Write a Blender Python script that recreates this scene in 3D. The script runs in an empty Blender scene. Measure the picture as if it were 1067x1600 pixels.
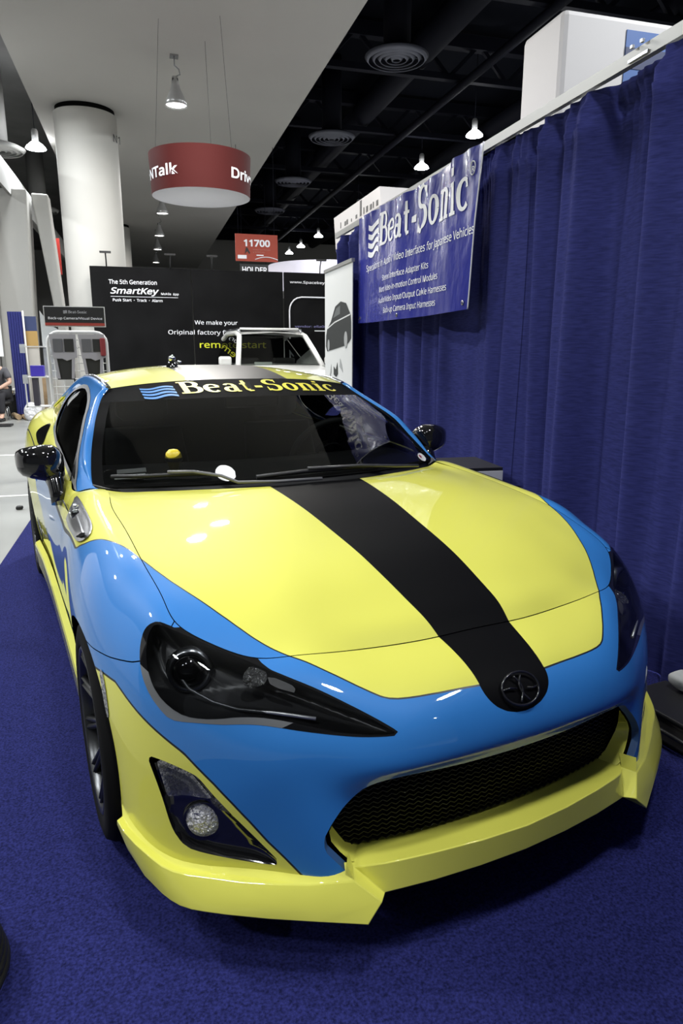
import bpy, bmesh, math, random
import numpy as np
from mathutils import Vector, Matrix
random.seed(7)
S = bpy.context.scene
C = S.collection
PI = math.pi
R = math.radians
# ------------------------------------------------------------ camera, world, exposure
PHI = R(11.145)                                   # the car stands turned a little against the hall grid
cam_d = bpy.data.cameras.new('camera'); cam = bpy.data.objects.new('camera', cam_d); C.objects.link(cam)
cam_d.sensor_fit = 'VERTICAL'; cam_d.sensor_height = 36; cam_d.sensor_width = 24; cam_d.lens = 24.0
cam_d.clip_start = .05; cam_d.clip_end = 200
cam.matrix_world = (Matrix.Translation((-.650, -2.021, 1.347)) @ Matrix.Rotation(R(-15.702), 4, 'Z')
                    @ Matrix.Rotation(R(90-13.263), 4, 'X') @ Matrix.Rotation(R(.136), 4, 'Z'))
S.camera = cam
S.view_settings.view_transform = 'Standard'
S.view_settings.look = 'None'
S.view_settings.exposure = 0.10
S.view_settings.gamma = 1.0
S.view_settings.use_curve_mapping = False
S.cycles.use_denoising = True
S.cycles.max_bounces = 8; S.cycles.transparent_max_bounces = 12
S.cycles.sample_clamp_indirect = 6
W = bpy.data.worlds.new('hall_air'); S.world = W; W.use_nodes = True
W.node_tree.nodes['Background'].inputs[0].default_value = (.80, .88, 1.0, 1)
W.node_tree.nodes['Background'].inputs[1].default_value = 0.08
def area(name, loc, size, power, target=None, col=(1, .96, .9), shape='DISK', spread=PI):
    d = bpy.data.lights.new(name, 'AREA'); d.shape = shape; d.size = size; d.energy = power; d.color = col; d.spread = spread
    o = bpy.data.objects.new(name, d); C.objects.link(o); o.location = loc
    v = Vector(target)-Vector(loc) if target else Vector((0, 0, -1))
    o.rotation_euler = v.to_track_quat('-Z', 'Y').to_euler()
    return o

# ------------------------------------------------------------ materials
MATS = {}
def mat(name, col=(.5, .5, .5), rough=.5, metal=0, coat=0, spec=.5, emit=None, es=1, trans=0, noise=None, bump=None, alpha=1, sheen=0):
    if name in MATS: return MATS[name]
    m = bpy.data.materials.new(name); m.use_nodes = True; nt = m.node_tree; b = nt.nodes['Principled BSDF']
    b.inputs['Base Color'].default_value = (*col, 1); b.inputs['Roughness'].default_value = rough
    b.inputs['Metallic'].default_value = metal; b.inputs['Coat Weight'].default_value = coat; b.inputs['Coat Roughness'].default_value = .03
    b.inputs['Specular IOR Level'].default_value = spec; b.inputs['Transmission Weight'].default_value = trans
    b.inputs['Alpha'].default_value = alpha; b.inputs['Sheen Weight'].default_value = sheen
    if emit: b.inputs['Emission Color'].default_value = (*emit, 1); b.inputs['Emission Strength'].default_value = es
    if noise or bump:
        tc = nt.nodes.new('ShaderNodeTexCoord')
    if noise:
        sc, amt = noise[:2]; sc = sc if isinstance(sc, tuple) else (sc, sc, sc)
        mp = nt.nodes.new('ShaderNodeMapping'); mp.inputs['Scale'].default_value = sc
        n = nt.nodes.new('ShaderNodeTexNoise'); n.inputs['Scale'].default_value = 1; n.inputs['Detail'].default_value = 4
        nt.links.new(tc.outputs['Object'], mp.inputs['Vector']); nt.links.new(mp.outputs[0], n.inputs['Vector'])
        r = nt.nodes.new('ShaderNodeValToRGB'); r.color_ramp.elements[0].position = .3; r.color_ramp.elements[1].position = .7
        r.color_ramp.elements[0].color = (*[c*(1-amt) for c in col], 1); r.color_ramp.elements[1].color = (*[min(1, c*(1+amt)) for c in col], 1)
        nt.links.new(n.outputs[0], r.inputs[0]); nt.links.new(r.outputs[0], b.inputs['Base Color'])
    if bump:
        sc, st, dist = bump; sc = sc if isinstance(sc, tuple) else (sc, sc, sc)
        mp = nt.nodes.new('ShaderNodeMapping'); mp.inputs['Scale'].default_value = sc
        n = nt.nodes.new('ShaderNodeTexNoise'); n.inputs['Scale'].default_value = 1; n.inputs['Detail'].default_value = 3
        nt.links.new(tc.outputs['Object'], mp.inputs['Vector']); nt.links.new(mp.outputs[0], n.inputs['Vector'])
        bp = nt.nodes.new('ShaderNodeBump'); bp.inputs['Strength'].default_value = st; bp.inputs['Distance'].default_value = dist
        nt.links.new(n.outputs[0], bp.inputs['Height']); nt.links.new(bp.outputs[0], b.inputs['Normal'])
    MATS[name] = m
    return m
def glass(name, tint, ior=1.45, rough=0.0):
    """thin pane: tinted see-through plus a fresnel mirror"""
    if name in MATS: return MATS[name]
    m = bpy.data.materials.new(name); m.use_nodes = True; nt = m.node_tree; nt.nodes.clear()
    o = nt.nodes.new('ShaderNodeOutputMaterial'); mx = nt.nodes.new('ShaderNodeMixShader'); f = nt.nodes.new('ShaderNodeFresnel')
    t = nt.nodes.new('ShaderNodeBsdfTransparent'); g = nt.nodes.new('ShaderNodeBsdfGlossy')
    f.inputs[0].default_value = ior; t.inputs[0].default_value = (*tint, 1); g.inputs['Roughness'].default_value = rough
    nt.links.new(f.outputs[0], mx.inputs[0]); nt.links.new(t.outputs[0], mx.inputs[1]); nt.links.new(g.outputs[0], mx.inputs[2])
    nt.links.new(mx.outputs[0], o.inputs[0]); MATS[name] = m
    return m
YEL = mat('yellow_paint', (.775, .755, .115), .5, coat=1, spec=.25)
BLU = mat('blue_paint', (.030, .205, .58), .5, coat=1, spec=.25)
BLK = mat('matt_black_vinyl', (.0030, .0030, .0035), .55, spec=.07)
ROOFV = mat('gloss_roof_vinyl', (.005, .005, .006), .42, coat=.06, spec=.3)
PIN = mat('black_pinstripe', (.012, .015, .02), .35)
GLB = mat('gloss_black', (.006, .006, .007), .08, coat=.6)
PLB = mat('black_plastic', (.012, .012, .013), .5)
DRK = mat('dark_void', (.003, .003, .003), .9, spec=.1)
CHR = mat('chrome', (.75, .76, .78), .16, metal=1)
SIL = mat('silver_metal', (.45, .46, .48), .25, metal=1)
GUN = mat('gunmetal', (.07, .072, .075), .3, metal=.8)
RUB = mat('tyre_rubber', (.006, .006, .006), .9, spec=.15)
WGL = glass('windscreen_glass', (.50, .52, .51), 1.5)
SGL = glass('side_glass', (.10, .11, .11), 1.6)
CLG = glass('clear_lens', (.86, .87, .88), 1.45)
SMK = glass('smoked_lens', (.58, .59, .60), 1.5)
# ------------------------------------------------------------ object helpers
def tag(o, label, cat=None, group=None, kind=None):
    if label: o['label'] = label
    if cat: o['category'] = cat
    if group: o['group'] = group
    if kind: o['kind'] = kind
    return o
def empty(name, loc=(0, 0, 0), rz=0, label=None, cat=None, group=None):
    o = bpy.data.objects.new(name, None); C.objects.link(o); o.location = loc; o.rotation_euler = (0, 0, rz); o.empty_display_size = .1
    return tag(o, label, cat, group)
def link(name, me, mats, parent=None, label=None):
    o = bpy.data.objects.new(name, me); C.objects.link(o)
    for m in (mats if isinstance(mats, (list, tuple)) else [mats]): me.materials.append(m)
    if parent: o.parent = parent
    if label: o['label'] = label
    return o
class MB:
    """collects simple shapes and builds them as one mesh"""
    def __init__(s): s.bm = bmesh.new()
    def box(s, c, d, rot=None, mi=0):
        r = bmesh.ops.create_cube(s.bm, size=1, matrix=Matrix.Translation(c) @ (rot.to_4x4() if rot else Matrix()) @ Matrix.Diagonal((*d, 1)))
        for f in {f for v in r['verts'] for f in v.link_faces}: f.material_index = mi
        return s
    def bar(s, a, b, w, h=None, mi=0):
        a, b = Vector(a), Vector(b); d = b-a; q = d.to_track_quat('X', 'Z').to_matrix()
        return s.box((a+b)/2, (d.length, w, h or w), q, mi)
    def tube(s, pts, r, n=8, mi=0, cap=True, closed=False):
        pts = [Vector(p) for p in pts]; rs = r if isinstance(r, (list, tuple)) else [r]*len(pts); rings = []; up = None
        for i, p in enumerate(pts):
            if closed: t = (pts[(i+1) % len(pts)]-pts[i-1]).normalized()
            else: t = (pts[min(i+1, len(pts)-1)]-pts[max(i-1, 0)]).normalized()
            if up is None: up = Vector((0, 0, 1)) if abs(t.z) < .9 else Vector((0, 1, 0))
            x = t.cross(up).normalized(); y = x.cross(t).normalized(); up = y
            rings.append([s.bm.verts.new(p+(x*math.cos(2*PI*k/n)+y*math.sin(2*PI*k/n))*rs[i]) for k in range(n)])
        for a, b in zip(rings, rings[1:]+([rings[0]] if closed else [])):
            for k in range(n):
                f = s.bm.faces.new((a[k], a[(k+1) % n], b[(k+1) % n], b[k])); f.material_index = mi; f.smooth = True
        if cap and not closed:
            for q in (rings[0][::-1], rings[-1]): f = s.bm.faces.new(q); f.material_index = mi
        return s
    def lathe(s, prof, mtx=Matrix(), n=32, mi=0, smooth=True, a0=0, a1=2*PI):
        full = abs(a1-a0-2*PI) < 1e-6; cols = []
        for k in range(n if full else n+1):
            a = a0+(a1-a0)*k/n
            cols.append([s.bm.verts.new(mtx @ Vector((r*math.cos(a), r*math.sin(a), z))) for r, z in prof])
        for a, b in zip(cols, cols[1:]+([cols[0]] if full else [])):
            for k in range(len(prof)-1):
                try: f = s.bm.faces.new((a[k], b[k], b[k+1], a[k+1])); f.material_index = mi; f.smooth = smooth
                except ValueError: pass
        return s
    def poly(s, pts, mi=0, smooth=False):
        f = s.bm.faces.new([s.bm.verts.new(p) for p in pts]); f.material_index = mi; f.smooth = smooth; return s
    def prism(s, pts, d, mi=0):
        """polygon extruded along vector d"""
        d = Vector(d); a = [s.bm.verts.new(p) for p in pts]; b = [s.bm.verts.new(Vector(p)+d) for p in pts]
        fs = [s.bm.faces.new(a[::-1]), s.bm.faces.new(b)]
        for k in range(len(a)): fs.append(s.bm.faces.new((a[k], a[(k+1) % len(a)], b[(k+1) % len(a)], b[k])))
        for f in fs: f.material_index = mi
        return s
    def grid(s, rows, mi=0, smooth=True):
        vs = [[s.bm.verts.new(p) for p in r] for r in rows]
        for a, b in zip(vs, vs[1:]):
            for k in range(len(a)-1): f = s.bm.faces.new((a[k], a[k+1], b[k+1], b[k])); f.material_index = mi; f.smooth = smooth
        return s
    def build(s, name, mats, parent=None, label=None, weld=True, bevel=0, recalc=True, sharp=0):
        if weld: bmesh.ops.remove_doubles(s.bm, verts=s.bm.verts, dist=1e-5)
        if recalc: bmesh.ops.recalc_face_normals(s.bm, faces=s.bm.faces)
        me = bpy.data.meshes.new(name); s.bm.to_mesh(me); s.bm.free()
        o = link(name, me, mats, parent, label)
        if sharp: me.set_sharp_from_angle(angle=R(sharp))
        if bevel:
            m = o.modifiers.new('bevel', 'BEVEL'); m.width = bevel; m.segments = 2; m.limit_method = 'ANGLE'; m.angle_limit = R(35)
        return o
FONT = None
try: FONT = bpy.data.fonts.load(bpy.utils.system_resource('DATAFILES', path='fonts')+'/NotoSansMath-Regular.woff2')   # the typeface that ships inside Blender
except Exception: pass
def text(name, s, size, m, parent, mtx, ext=.001, bold=0, sx=1, shear=0, align='LEFT', label=None, fit=None):
    cu = bpy.data.curves.new('t', 'FONT'); cu.body = s; cu.size = size; cu.font = FONT or cu.font; cu.extrude = ext; cu.offset = bold; cu.shear = shear; cu.align_x = align
    o = bpy.data.objects.new('t', cu); C.objects.link(o)
    dg = bpy.context.evaluated_depsgraph_get(); dg.update(); me = bpy.data.meshes.new_from_object(o.evaluated_get(dg))
    bpy.data.objects.remove(o); bpy.data.curves.remove(cu)
    if fit and len(me.vertices):
        xs = [v.co.x for v in me.vertices]; w = max(xs)-min(xs); sx = fit/w
    me.transform(mtx @ Matrix.Diagonal((sx, 1, 1, 1))); me.materials.clear()
    return link(name, me, m, parent, label)
# hand drawn slab-serif lettering for the "Beat-Sonic" wordmark: each glyph is a set of strokes with a width per point
def arc(cx, cy, rx, ry, a0, a1, n=18, w0=.08, w1=.2):
    out = []
    for k in range(n+1):
        a = R(a0+(a1-a0)*k/n); h = abs(math.cos(a)); out.append((cx+rx*math.cos(a), cy+ry*math.sin(a), w0+(w1-w0)*h*h))
    return out
def st(*p): return list(p)
GLY = {
 'B': (.80, [st((.20, 0, .21), (.20, 1, .21)), st((0, .04, .085), (.42, .04, .085)), st((0, .96, .085), (.40, .96, .085)), st((.2, .53, .08), (.42, .53, .08)),
             arc(.38, .745, .27, .215, -90, 90), arc(.42, .285, .29, .245, -90, 90)]),
 'e': (.66, [arc(.33, .34, .235, .30, 20, 315), st((.12, .36, .075), (.60, .40, .075))]),
 'a': (.66, [arc(.30, .50, .16, .15, 160, 0, 12, .08, .16), st((.47, .52, .19), (.47, .12, .19), (.52, .04, .12), (.62, .04, .07)), arc(.28, .20, .17, .165, 60, 330, 14, .08, .19)]),
 't': (.46, [st((.22, .92, .12), (.22, .60, .19), (.22, .16, .19), (.27, .05, .13), (.42, .06, .07)), st((.04, .62, .085), (.40, .62, .085))]),
 '-': (.42, [st((.06, .36, .15), (.36, .36, .15))]),
 'S': (.72, [arc(.36, .745, .24, .215, 35, 270, 18, .09, .20), arc(.36, .285, .25, .245, 90, -145, 18, .09, .20), st((.58, .70, .05), (.58, .97, .09)), st((.10, .33, .05), (.10, .03, .09))]),
 'o': (.68, [arc(.34, .34, .225, .30, 0, 360, 28)]),
 'n': (.76, [st((.20, 0, .20), (.20, .68, .20)), st((.02, .64, .075), (.2, .64, .075)), st((.03, .035, .075), (.36, .035, .075)), arc(.40, .44, .18, .21, 160, 0, 12, .09, .20),
             st((.58, .44, .19), (.58, 0, .19)), st((.44, .035, .075), (.74, .035, .075))]),
 'i': (.42, [st((.21, 0, .20), (.21, .68, .20)), st((.03, .64, .075), (.21, .64, .075)), st((.03, .035, .075), (.39, .035, .075)), st((.21, .80, .19), (.21, .97, .19))]),
 'c': (.64, [arc(.34, .34, .235, .30, 50, 318), st((.49, .62, .05), (.49, .46, .12))]),
}
def wordmark(wave=False):
    """quads of the wordmark in a plane, cap height 1"""
    Q = []; x = 0
    for ch in 'Beat-Sonic':
        w, strokes = GLY[ch]
        for stq in strokes:
            pts = []
            for (ax, ay, aw), (bx, by, bw) in zip(stq, stq[1:]):
                n = max(1, int(math.hypot(bx-ax, by-ay)/.12))
                for k in range(n): t = k/n; pts.append((ax+(bx-ax)*t, ay+(by-ay)*t, aw+(bw-aw)*t))
            pts.append(stq[-1]); L = []; Rr = []
            for i, (px, py, pw) in enumerate(pts):
                a = pts[max(i-1, 0)]; b = pts[min(i+1, len(pts)-1)]; dx, dy = b[0]-a[0], b[1]-a[1]; l = math.hypot(dx, dy) or 1
                L.append((x+px-dy/l*pw/2, py+dx/l*pw/2)); Rr.append((x+px+dy/l*pw/2, py-dx/l*pw/2))
            for i in range(len(pts)-1): Q.append((Rr[i], Rr[i+1], L[i+1], L[i]))
        x += w+.05
    return Q, x
def waves(n=4, w=1.5, h=.8, seg=14):
    Q = []
    for k in range(n):
        y0 = h*(1-(k+.5)/n)
        f = lambda t: y0-.07*math.sin(t*2*PI)*1.0
        for i in range(seg):
            a, b = i/seg, (i+1)/seg; q = h/n*.30
            Q.append(((a*w, f(a)-q), (b*w, f(b)-q), (b*w, f(b)+q), (a*w, f(a)+q)))
    return Q
def flat_quads(Q, fn):
    mb = MB()
    for q in Q: mb.poly([fn(u, v) for u, v in q])
    return mb
# ------------------------------------------------------------ the hall (structure)
def struct(o): o['kind'] = 'structure'; return o
CONC = mat('polished_concrete', (.215, .22, .21), .35, noise=(.9, .16), spec=.4)
WHT = mat('white_paint', (.47, .46, .43), .7)
SOF = mat('soffit_paint', (.40, .39, .37), .85, noise=(.25, .06))
BLKC = mat('dark_ceiling', (.003, .0035, .006), .9, spec=.05)
DUCT = mat('dark_steel', (.0035, .004, .0085), .7, spec=.12)
struct(MB().box((0, 20, -.05), (60, 70, .1)).build('floor', CONC))
struct(MB().box((15.5, 20, 9.05), (27.6, 70, .1)).box((.2, 20, 9.05), (6, 70, .1)).build('ceiling', BLKC))
struct(MB().box((-16, 20, 7.9), (26.6, 70, .1)).build('ceiling', mat('grey_ceiling', (.20, .20, .20), .85, noise=(.5, .25))))
struct(MB().box((.075, 14, 6.80), (5.22, 56, 1.24)).build('trim_1', SOF))
struct(MB().box((0, 50, 4.5), (60, .2, 9)).build('wall_back', mat('far_wall', (.45, .44, .41), .8)))
struct(MB().box((-26, 20, 4.5), (.2, 70, 9)).build('wall_left', mat('side_wall', (.30, .29, .28), .8)))
struct(MB().box((29, 20, 4.5), (.2, 70, 9)).build('wall_right', mat('side_wall', (.30, .29, .28), .8)))
for i, (x, y) in enumerate(((-1.55, 14.5), (-1.55, 28.3))):
    mb = MB(); mb.lathe([(.62, 0), (.62, 6.08)], Matrix.Translation((x, y, 0)), 48, 0); mb.lathe([(.585, 6.08), (.585, 6.19)], Matrix.Translation((x, y, 0)), 48, 1)
    co = struct(mb.build('column', [WHT, DRK]))
# dark steelwork and ducts under the right-hand roof
for y in (7.5, 11.5, 15.5, 20, 25, 31, 38):
    mb = MB(); mb.box((9, y, 8.75), (14.2, .25, .30)); mb.box((9, y, 7.95), (14.2, .18, .14))
    for k in range(9): a = 2.2+1.6*k; mb.bar((a, y, 7.95), (a+.8, y, 8.75), .09); mb.bar((a+.8, y, 8.75), (a+1.6, y, 7.95), .09)
    struct(mb.build('roof_truss', DUCT))
for x, r_, z in ((3.2, .22, 8.3), (6.2, .34, 8.4), (7.3, .10, 7.75), (10.5, .3, 8.3)):
    mb = MB(); mb.tube([(x, -5, z), (x, 45, z)], r_, 12); struct(mb.build('air_duct', DUCT))
# left-hand gallery: edge beam and splayed white pylons
struct(MB().box((-3.55, 14, 5.18), (.35, 46, .34)).box((-3.36, 14, 5.05), (.06, 46, .60)).build('trim_2', mat('beam_paint', (.26, .26, .25), .7)))
for pts, y, t in (([(-3.75, 4.9), (-3.02, 4.9), (-3.12, 2.3), (-3.20, 0), (-3.85, 0), (-3.82, 2.3)], 16.0, .8), ([(-2.98, 4.9), (-2.62, 4.9), (-2.45, 1.9), (-2.42, 0), (-2.62, 0), (-2.65, 1.9)], 16.4, .5),
                  ([(-4.7, 4.9), (-4.2, 4.9), (-3.95, 2.4), (-3.95, 0), (-4.35, 0), (-4.35, 2.4)], 15.4, .8), ([(-4.9, 4.9), (-4.3, 4.9), (-4.6, 2.2), (-4.6, 0), (-5.0, 0), (-5.0, 2.2)], 22, .8)):
    mb = MB(); mb.prism([(x, y, z) for x, z in pts], (0, t, 0)); struct(mb.build('pylon', mat('pylon_paint', (.36, .355, .335), .75), bevel=.03))
struct(MB().box((-4.25, 2.6, 1.22), (.06, 5.4, 2.44)).build('partition_wall', mat('white_partition', (.58, .57, .56), .7)))
# ---------------------------------------------------------------- spline surfaces
def nat_spline(t, P, q):
    """cubic spline (natural ends) through P at parameters t, evaluated at q"""
    t = np.asarray(t, float); P = np.asarray(P, float); n = len(t)
    if n == 2:
        w = ((q-t[0])/(t[1]-t[0])).reshape((-1,)+(1,)*(P.ndim-1)); return P[0]*(1-w)+P[1]*w
    h = np.diff(t); A = np.zeros((n, n)); sh = P.reshape(n, -1); b = np.zeros_like(sh)
    A[0, 0] = A[-1, -1] = 1
    for i in range(1, n-1):
        A[i, i-1] = h[i-1]; A[i, i] = 2*(h[i-1]+h[i]); A[i, i+1] = h[i]
        b[i] = 6*((sh[i+1]-sh[i])/h[i]-(sh[i]-sh[i-1])/h[i-1])
    M = np.linalg.solve(A, b)
    k = np.clip(np.searchsorted(t, q, side='right')-1, 0, n-2)
    a = (t[k+1]-q)[:, None]; c = (q-t[k])[:, None]; hh = h[k][:, None]
    r = (M[k]*a**3+M[k+1]*c**3)/(6*hh)+(sh[k]/hh-M[k]*hh/6)*a+(sh[k+1]/hh-M[k+1]*hh/6)*c
    return r.reshape((len(q),)+P.shape[1:])
def chord(G):
    d = np.linalg.norm(np.diff(G, axis=0), axis=2)**.5
    return np.r_[0, np.cumsum(d.mean(1))]
def refine(t, n):
    return np.unique(np.concatenate([np.linspace(t[i], t[i+1], n+1) for i in range(len(t)-1)]))
class Patch:
    """tensor spline through a grid G[i, j] of points"""
    def __init__(s, G, ni, nj, flip=False):
        s.G = np.asarray(G, float); ti = chord(s.G); tj = chord(s.G.transpose(1, 0, 2))
        qi = refine(ti, ni); qj = refine(tj, nj)
        A = nat_spline(ti, s.G, qi)
        B = nat_spline(tj, A.transpose(1, 0, 2), qj).transpose(1, 0, 2)
        s.V = B; s.ni, s.nj = B.shape[:2]; s.flip = flip
    def mesh(s):
        V = s.V.reshape(-1, 3); I = np.arange(len(V)).reshape(s.ni, s.nj)
        F = np.stack([I[:-1, :-1], I[:-1, 1:], I[1:, 1:], I[1:, :-1]], -1).reshape(-1, 4)
        if s.flip: F = F[:, ::-1]
        return V, F

def belt_patch(ni=6, nj=8):
    X = lambda x, L: [(x, y, z) for y, z in L]
    Y = lambda y, L: [(x, y, z) for x, z in L]
    C = [
     X(0,  [(-.575,.664),(-.645,.642),(-.705,.614),(-.750,.572),(-.775,.520),(-.778,.472),(-.757,.425),(-.740,.31),(-.745,.20)]),
     X(.15,[(-.570,.660),(-.640,.638),(-.702,.610),(-.748,.569),(-.773,.518),(-.776,.471),(-.751,.425),(-.735,.31),(-.745,.20)]),
     X(.30,[(-.548,.658),(-.620,.636),(-.688,.606),(-.738,.565),(-.762,.515),(-.763,.468),(-.730,.422),(-.715,.31),(-.735,.20)]),
     X(.40,[(-.540,.665),(-.603,.643),(-.660,.611),(-.705,.562),(-.730,.513),(-.735,.466),(-.715,.405),(-.715,.31),(-.735,.20)]),
     X(.48,[(-.525,.668),(-.575,.648),(-.622,.612),(-.663,.562),(-.688,.512),(-.696,.460),(-.699,.400),(-.708,.31),(-.716,.20)]),
     X(.56,[(-.492,.666),(-.535,.645),(-.578,.612),(-.618,.560),(-.641,.510),(-.650,.460),(-.653,.400),(-.655,.31),(-.656,.20)]),
     [(.64,-.425,.690),(.645,-.465,.670),(.650,-.512,.628),(.650,-.551,.565),(.650,-.571,.510),(.650,-.580,.460),(.650,-.586,.400),(.650,-.588,.31),(.650,-.588,.20)],
     [(.698,-.350,.722),(.712,-.370,.710),(.728,-.410,.668),(.739,-.458,.590),(.741,-.480,.520),(.742,-.490,.460),(.743,-.498,.400),(.746,-.508,.31),(.748,-.520,.20)],
     [(.708,-.270,.754),(.733,-.280,.746),(.766,-.310,.708),(.795,-.365,.620),(.804,-.388,.535),(.808,-.400,.465),(.811,-.410,.395),(.814,-.424,.30),(.815,-.440,.20)],
     [(.714,-.165,.782),(.745,-.168,.777),(.787,-.180,.748),(.829,-.212,.680),(.849,-.237,.600),(.858,-.252,.520),(.859,-.266,.430),(.854,-.284,.31),(.846,-.300,.20)],
     Y(-.04,[(.720,.808),(.755,.811),(.800,.790),(.845,.740),(.872,.672),(.883,.600),(.883,.480),(.870,.340),(.850,.20)]),
     Y(.20, [(.720,.836),(.755,.835),(.800,.817),(.845,.768),(.873,.700),(.885,.625),(.882,.500),(.868,.350),(.848,.20)]),
     Y(.45, [(.716,.855),(.750,.855),(.795,.838),(.836,.790),(.860,.715),(.870,.630),(.868,.500),(.858,.350),(.838,.20)]),
     Y(.66, [(.715,.864),(.752,.864),(.791,.846),(.827,.795),(.850,.715),(.860,.630),(.860,.500),(.850,.350),(.830,.20)]),
     Y(.76, [(.789,.843),(.797,.839),(.808,.829),(.831,.787),(.850,.715),(.859,.630),(.859,.500),(.849,.350),(.829,.20)]),
     Y(.90, [(.790,.860),(.800,.853),(.814,.836),(.835,.788),(.851,.715),(.858,.630),(.858,.500),(.848,.350),(.828,.20)]),
     Y(1.25,[(.788,.890),(.802,.882),(.819,.858),(.841,.795),(.853,.715),(.860,.630),(.860,.500),(.850,.350),(.828,.20)]),
     Y(1.65,[(.780,.910),(.800,.900),(.825,.862),(.843,.805),(.856,.725),(.863,.635),(.862,.500),(.850,.350),(.828,.20)]),
     Y(2.05,[(.757,.939),(.800,.915),(.830,.885),(.855,.825),(.870,.735),(.876,.635),(.874,.500),(.860,.350),(.832,.20)]),
     Y(2.35,[(.732,.957),(.790,.938),(.836,.905),(.868,.840),(.885,.745),(.890,.635),(.888,.500),(.875,.350),(.845,.20)]),
     Y(2.62,[(.711,.969),(.775,.958),(.832,.922),(.870,.850),(.887,.750),(.892,.635),(.890,.500),(.878,.350),(.850,.20)]),
     Y(2.95,[(.680,.980),(.745,.968),(.805,.930),(.845,.855),(.866,.755),(.872,.635),(.868,.500),(.858,.350),(.835,.22)]),
     Y(3.20,[(.640,.975),(.700,.962),(.755,.925),(.795,.850),(.815,.755),(.820,.635),(.815,.500),(.800,.360),(.770,.25)]),
     [(.50,3.36,.965),(.55,3.39,.950),(.59,3.41,.910),(.61,3.43,.84),(.62,3.44,.75),(.62,3.45,.635),(.615,3.44,.50),(.60,3.40,.37),(.58,3.33,.27)],
     [(0,3.40,.965),(0,3.43,.950),(0,3.46,.910),(0,3.48,.84),(0,3.49,.75),(0,3.50,.635),(0,3.49,.50),(0,3.45,.37),(0,3.38,.27)],
    ]
    C = np.array(C, float)
    M = C[::-1]*[-1, 1, 1]
    return Patch(np.concatenate([M, C[1:]]), ni, nj)

SHX = [0,.15,.22,.30,.38,.46,.54,.58,.645,.698]
SHY = [-.575,-.570,-.560,-.548,-.542,-.530,-.503,-.480,-.420,-.350]
SHZ = [.664,.660,.658,.658,.664,.668,.667,.667,.691,.722]
RX = [0,.18,.244,.299,.359,.42,.48,.536,.591,.648,.71]
RY = [.368,.382,.398,.420,.445,.470,.497,.529,.568,.609,.652]
RZ = [.880,.876,.875,.873,.871,.869,.867,.863,.859,.855,.862]
EY = [-.350,-.270,-.165,-.040,.20,.45,.652]; EX = [.698,.708,.714,.720,.720,.716,.711]; EZ = [.722,.754,.782,.808,.836,.855,.863]
CY = [-.575,-.522,-.457,-.384,-.309,-.222,-.123,-.018,.095,.227,.368,.5,.65]
CZ = [.664,.697,.719,.741,.763,.784,.804,.824,.845,.864,.880,.889,.894]
def sp(x, y):
    x = np.asarray(x, float); y = np.asarray(y, float)
    return lambda q: nat_spline(x, y[:, None], np.clip(np.atleast_1d(np.asarray(q, float)), x[0], x[-1]).ravel())[:, 0].reshape(np.shape(np.atleast_1d(q)))
def hood_z(x, y):
    ye = np.array([-.575,-.53]+[-.480,-.420]+EY); xe = np.array([.56,.57,.58,.645]+EX); ze = np.array([.655,.66,.667,.691]+EZ)
    zc = sp(CY, CZ)(y); e = np.interp(y, ye, xe); z1 = np.interp(y, ye, ze)
    s = np.clip(np.abs(x)/e, 0, 1.02); p = np.interp(y, [-.5, .1, .6], [4, 4, 2.2])
    return zc+(z1-zc)*s**p
def hood_patch(ni=6, nj=6):
    T = np.array([0,.08,.18,.3,.42,.54,.66,.78,.88,.95,1.]); S = np.array([0,.15,.3,.45,.6,.72,.82,.9,.96,1])
    ye = sp(np.linspace(0, 1, len(EY)), EY[::-1]); 
    sx, sy, sz = np.array(SHX), np.array(SHY), np.array(SHZ)
    G = []
    for t in T:
        yedge = .652*(1-t)+(-.350)*t; xedge = float(sp(EY, EX)(yedge)[0])
        x = S*xedge
        yr = sp(RX, RY)(S*.711); yf = sp(SHX, SHY)(S*.698)
        y = yr*(1-t)+yf*t
        z = hood_z(x, y)
        zr = sp(RX, RZ)(S*.711); zf = sp(SHX, SHZ)(S*.698)
        z = z+(1-t)**4*(zr-hood_z(S*.711, yr))+t**5*(zf-hood_z(S*.698, yf))
        ze = float(sp(EY, EZ)(yedge)[0]); z = z+S**8*(ze-z[-1])
        G.append(np.stack([x, y, z], -1))
    G = np.array(G); M = G[:, ::-1]*[-1, 1, 1]
    P = Patch(np.concatenate([M, G[:, 1:]], 1), ni, nj)
    # pull the bonnet edge onto the fender line so the shut line keeps one width
    B = belt_patch().V[:, 0]; B = B[B[:, 1] < .68]; V = P.V; n = V.shape[1]; h = n//2
    def near(p):
        a, b = B[:-1], B[1:]; ab = b-a; t = np.clip(((p-a)*ab).sum(1)/((ab*ab).sum(1)+1e-12), 0, 1); q = a+ab*t[:, None]; return q[((q-p)**2).sum(1).argmin()]-p
    wj = np.clip((np.abs(np.arange(n)-h)/h-.8)/.2, 0, 1); wj = wj*wj*(3-2*wj)
    for i in range(V.shape[0]):
        fade = min(1, max(0, (.62-V[i, -1, 1])/.12)); d1, d0 = near(V[i, -1])*fade, near(V[i, 0])*fade
        V[i, h:] += wj[h:, None]*d1; V[i, :h] += wj[:h, None]*d0
    m = V.shape[0]; wi = np.clip((np.arange(m)/(m-1)-.85)/.15, 0, 1); wi = wi*wi*(3-2*wi)
    for j in range(n): V[:, j] += wi[:, None]*near(V[-1, j])
    return P
AP = [(.737,.700,.862),(.733,.760,.890),(.722,.834,.934),(.707,.905,.980),(.689,.969,1.027),(.664,1.070,1.072),(.630,1.190,1.120),(.598,1.268,1.158),(.572,1.300,1.182)]
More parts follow.
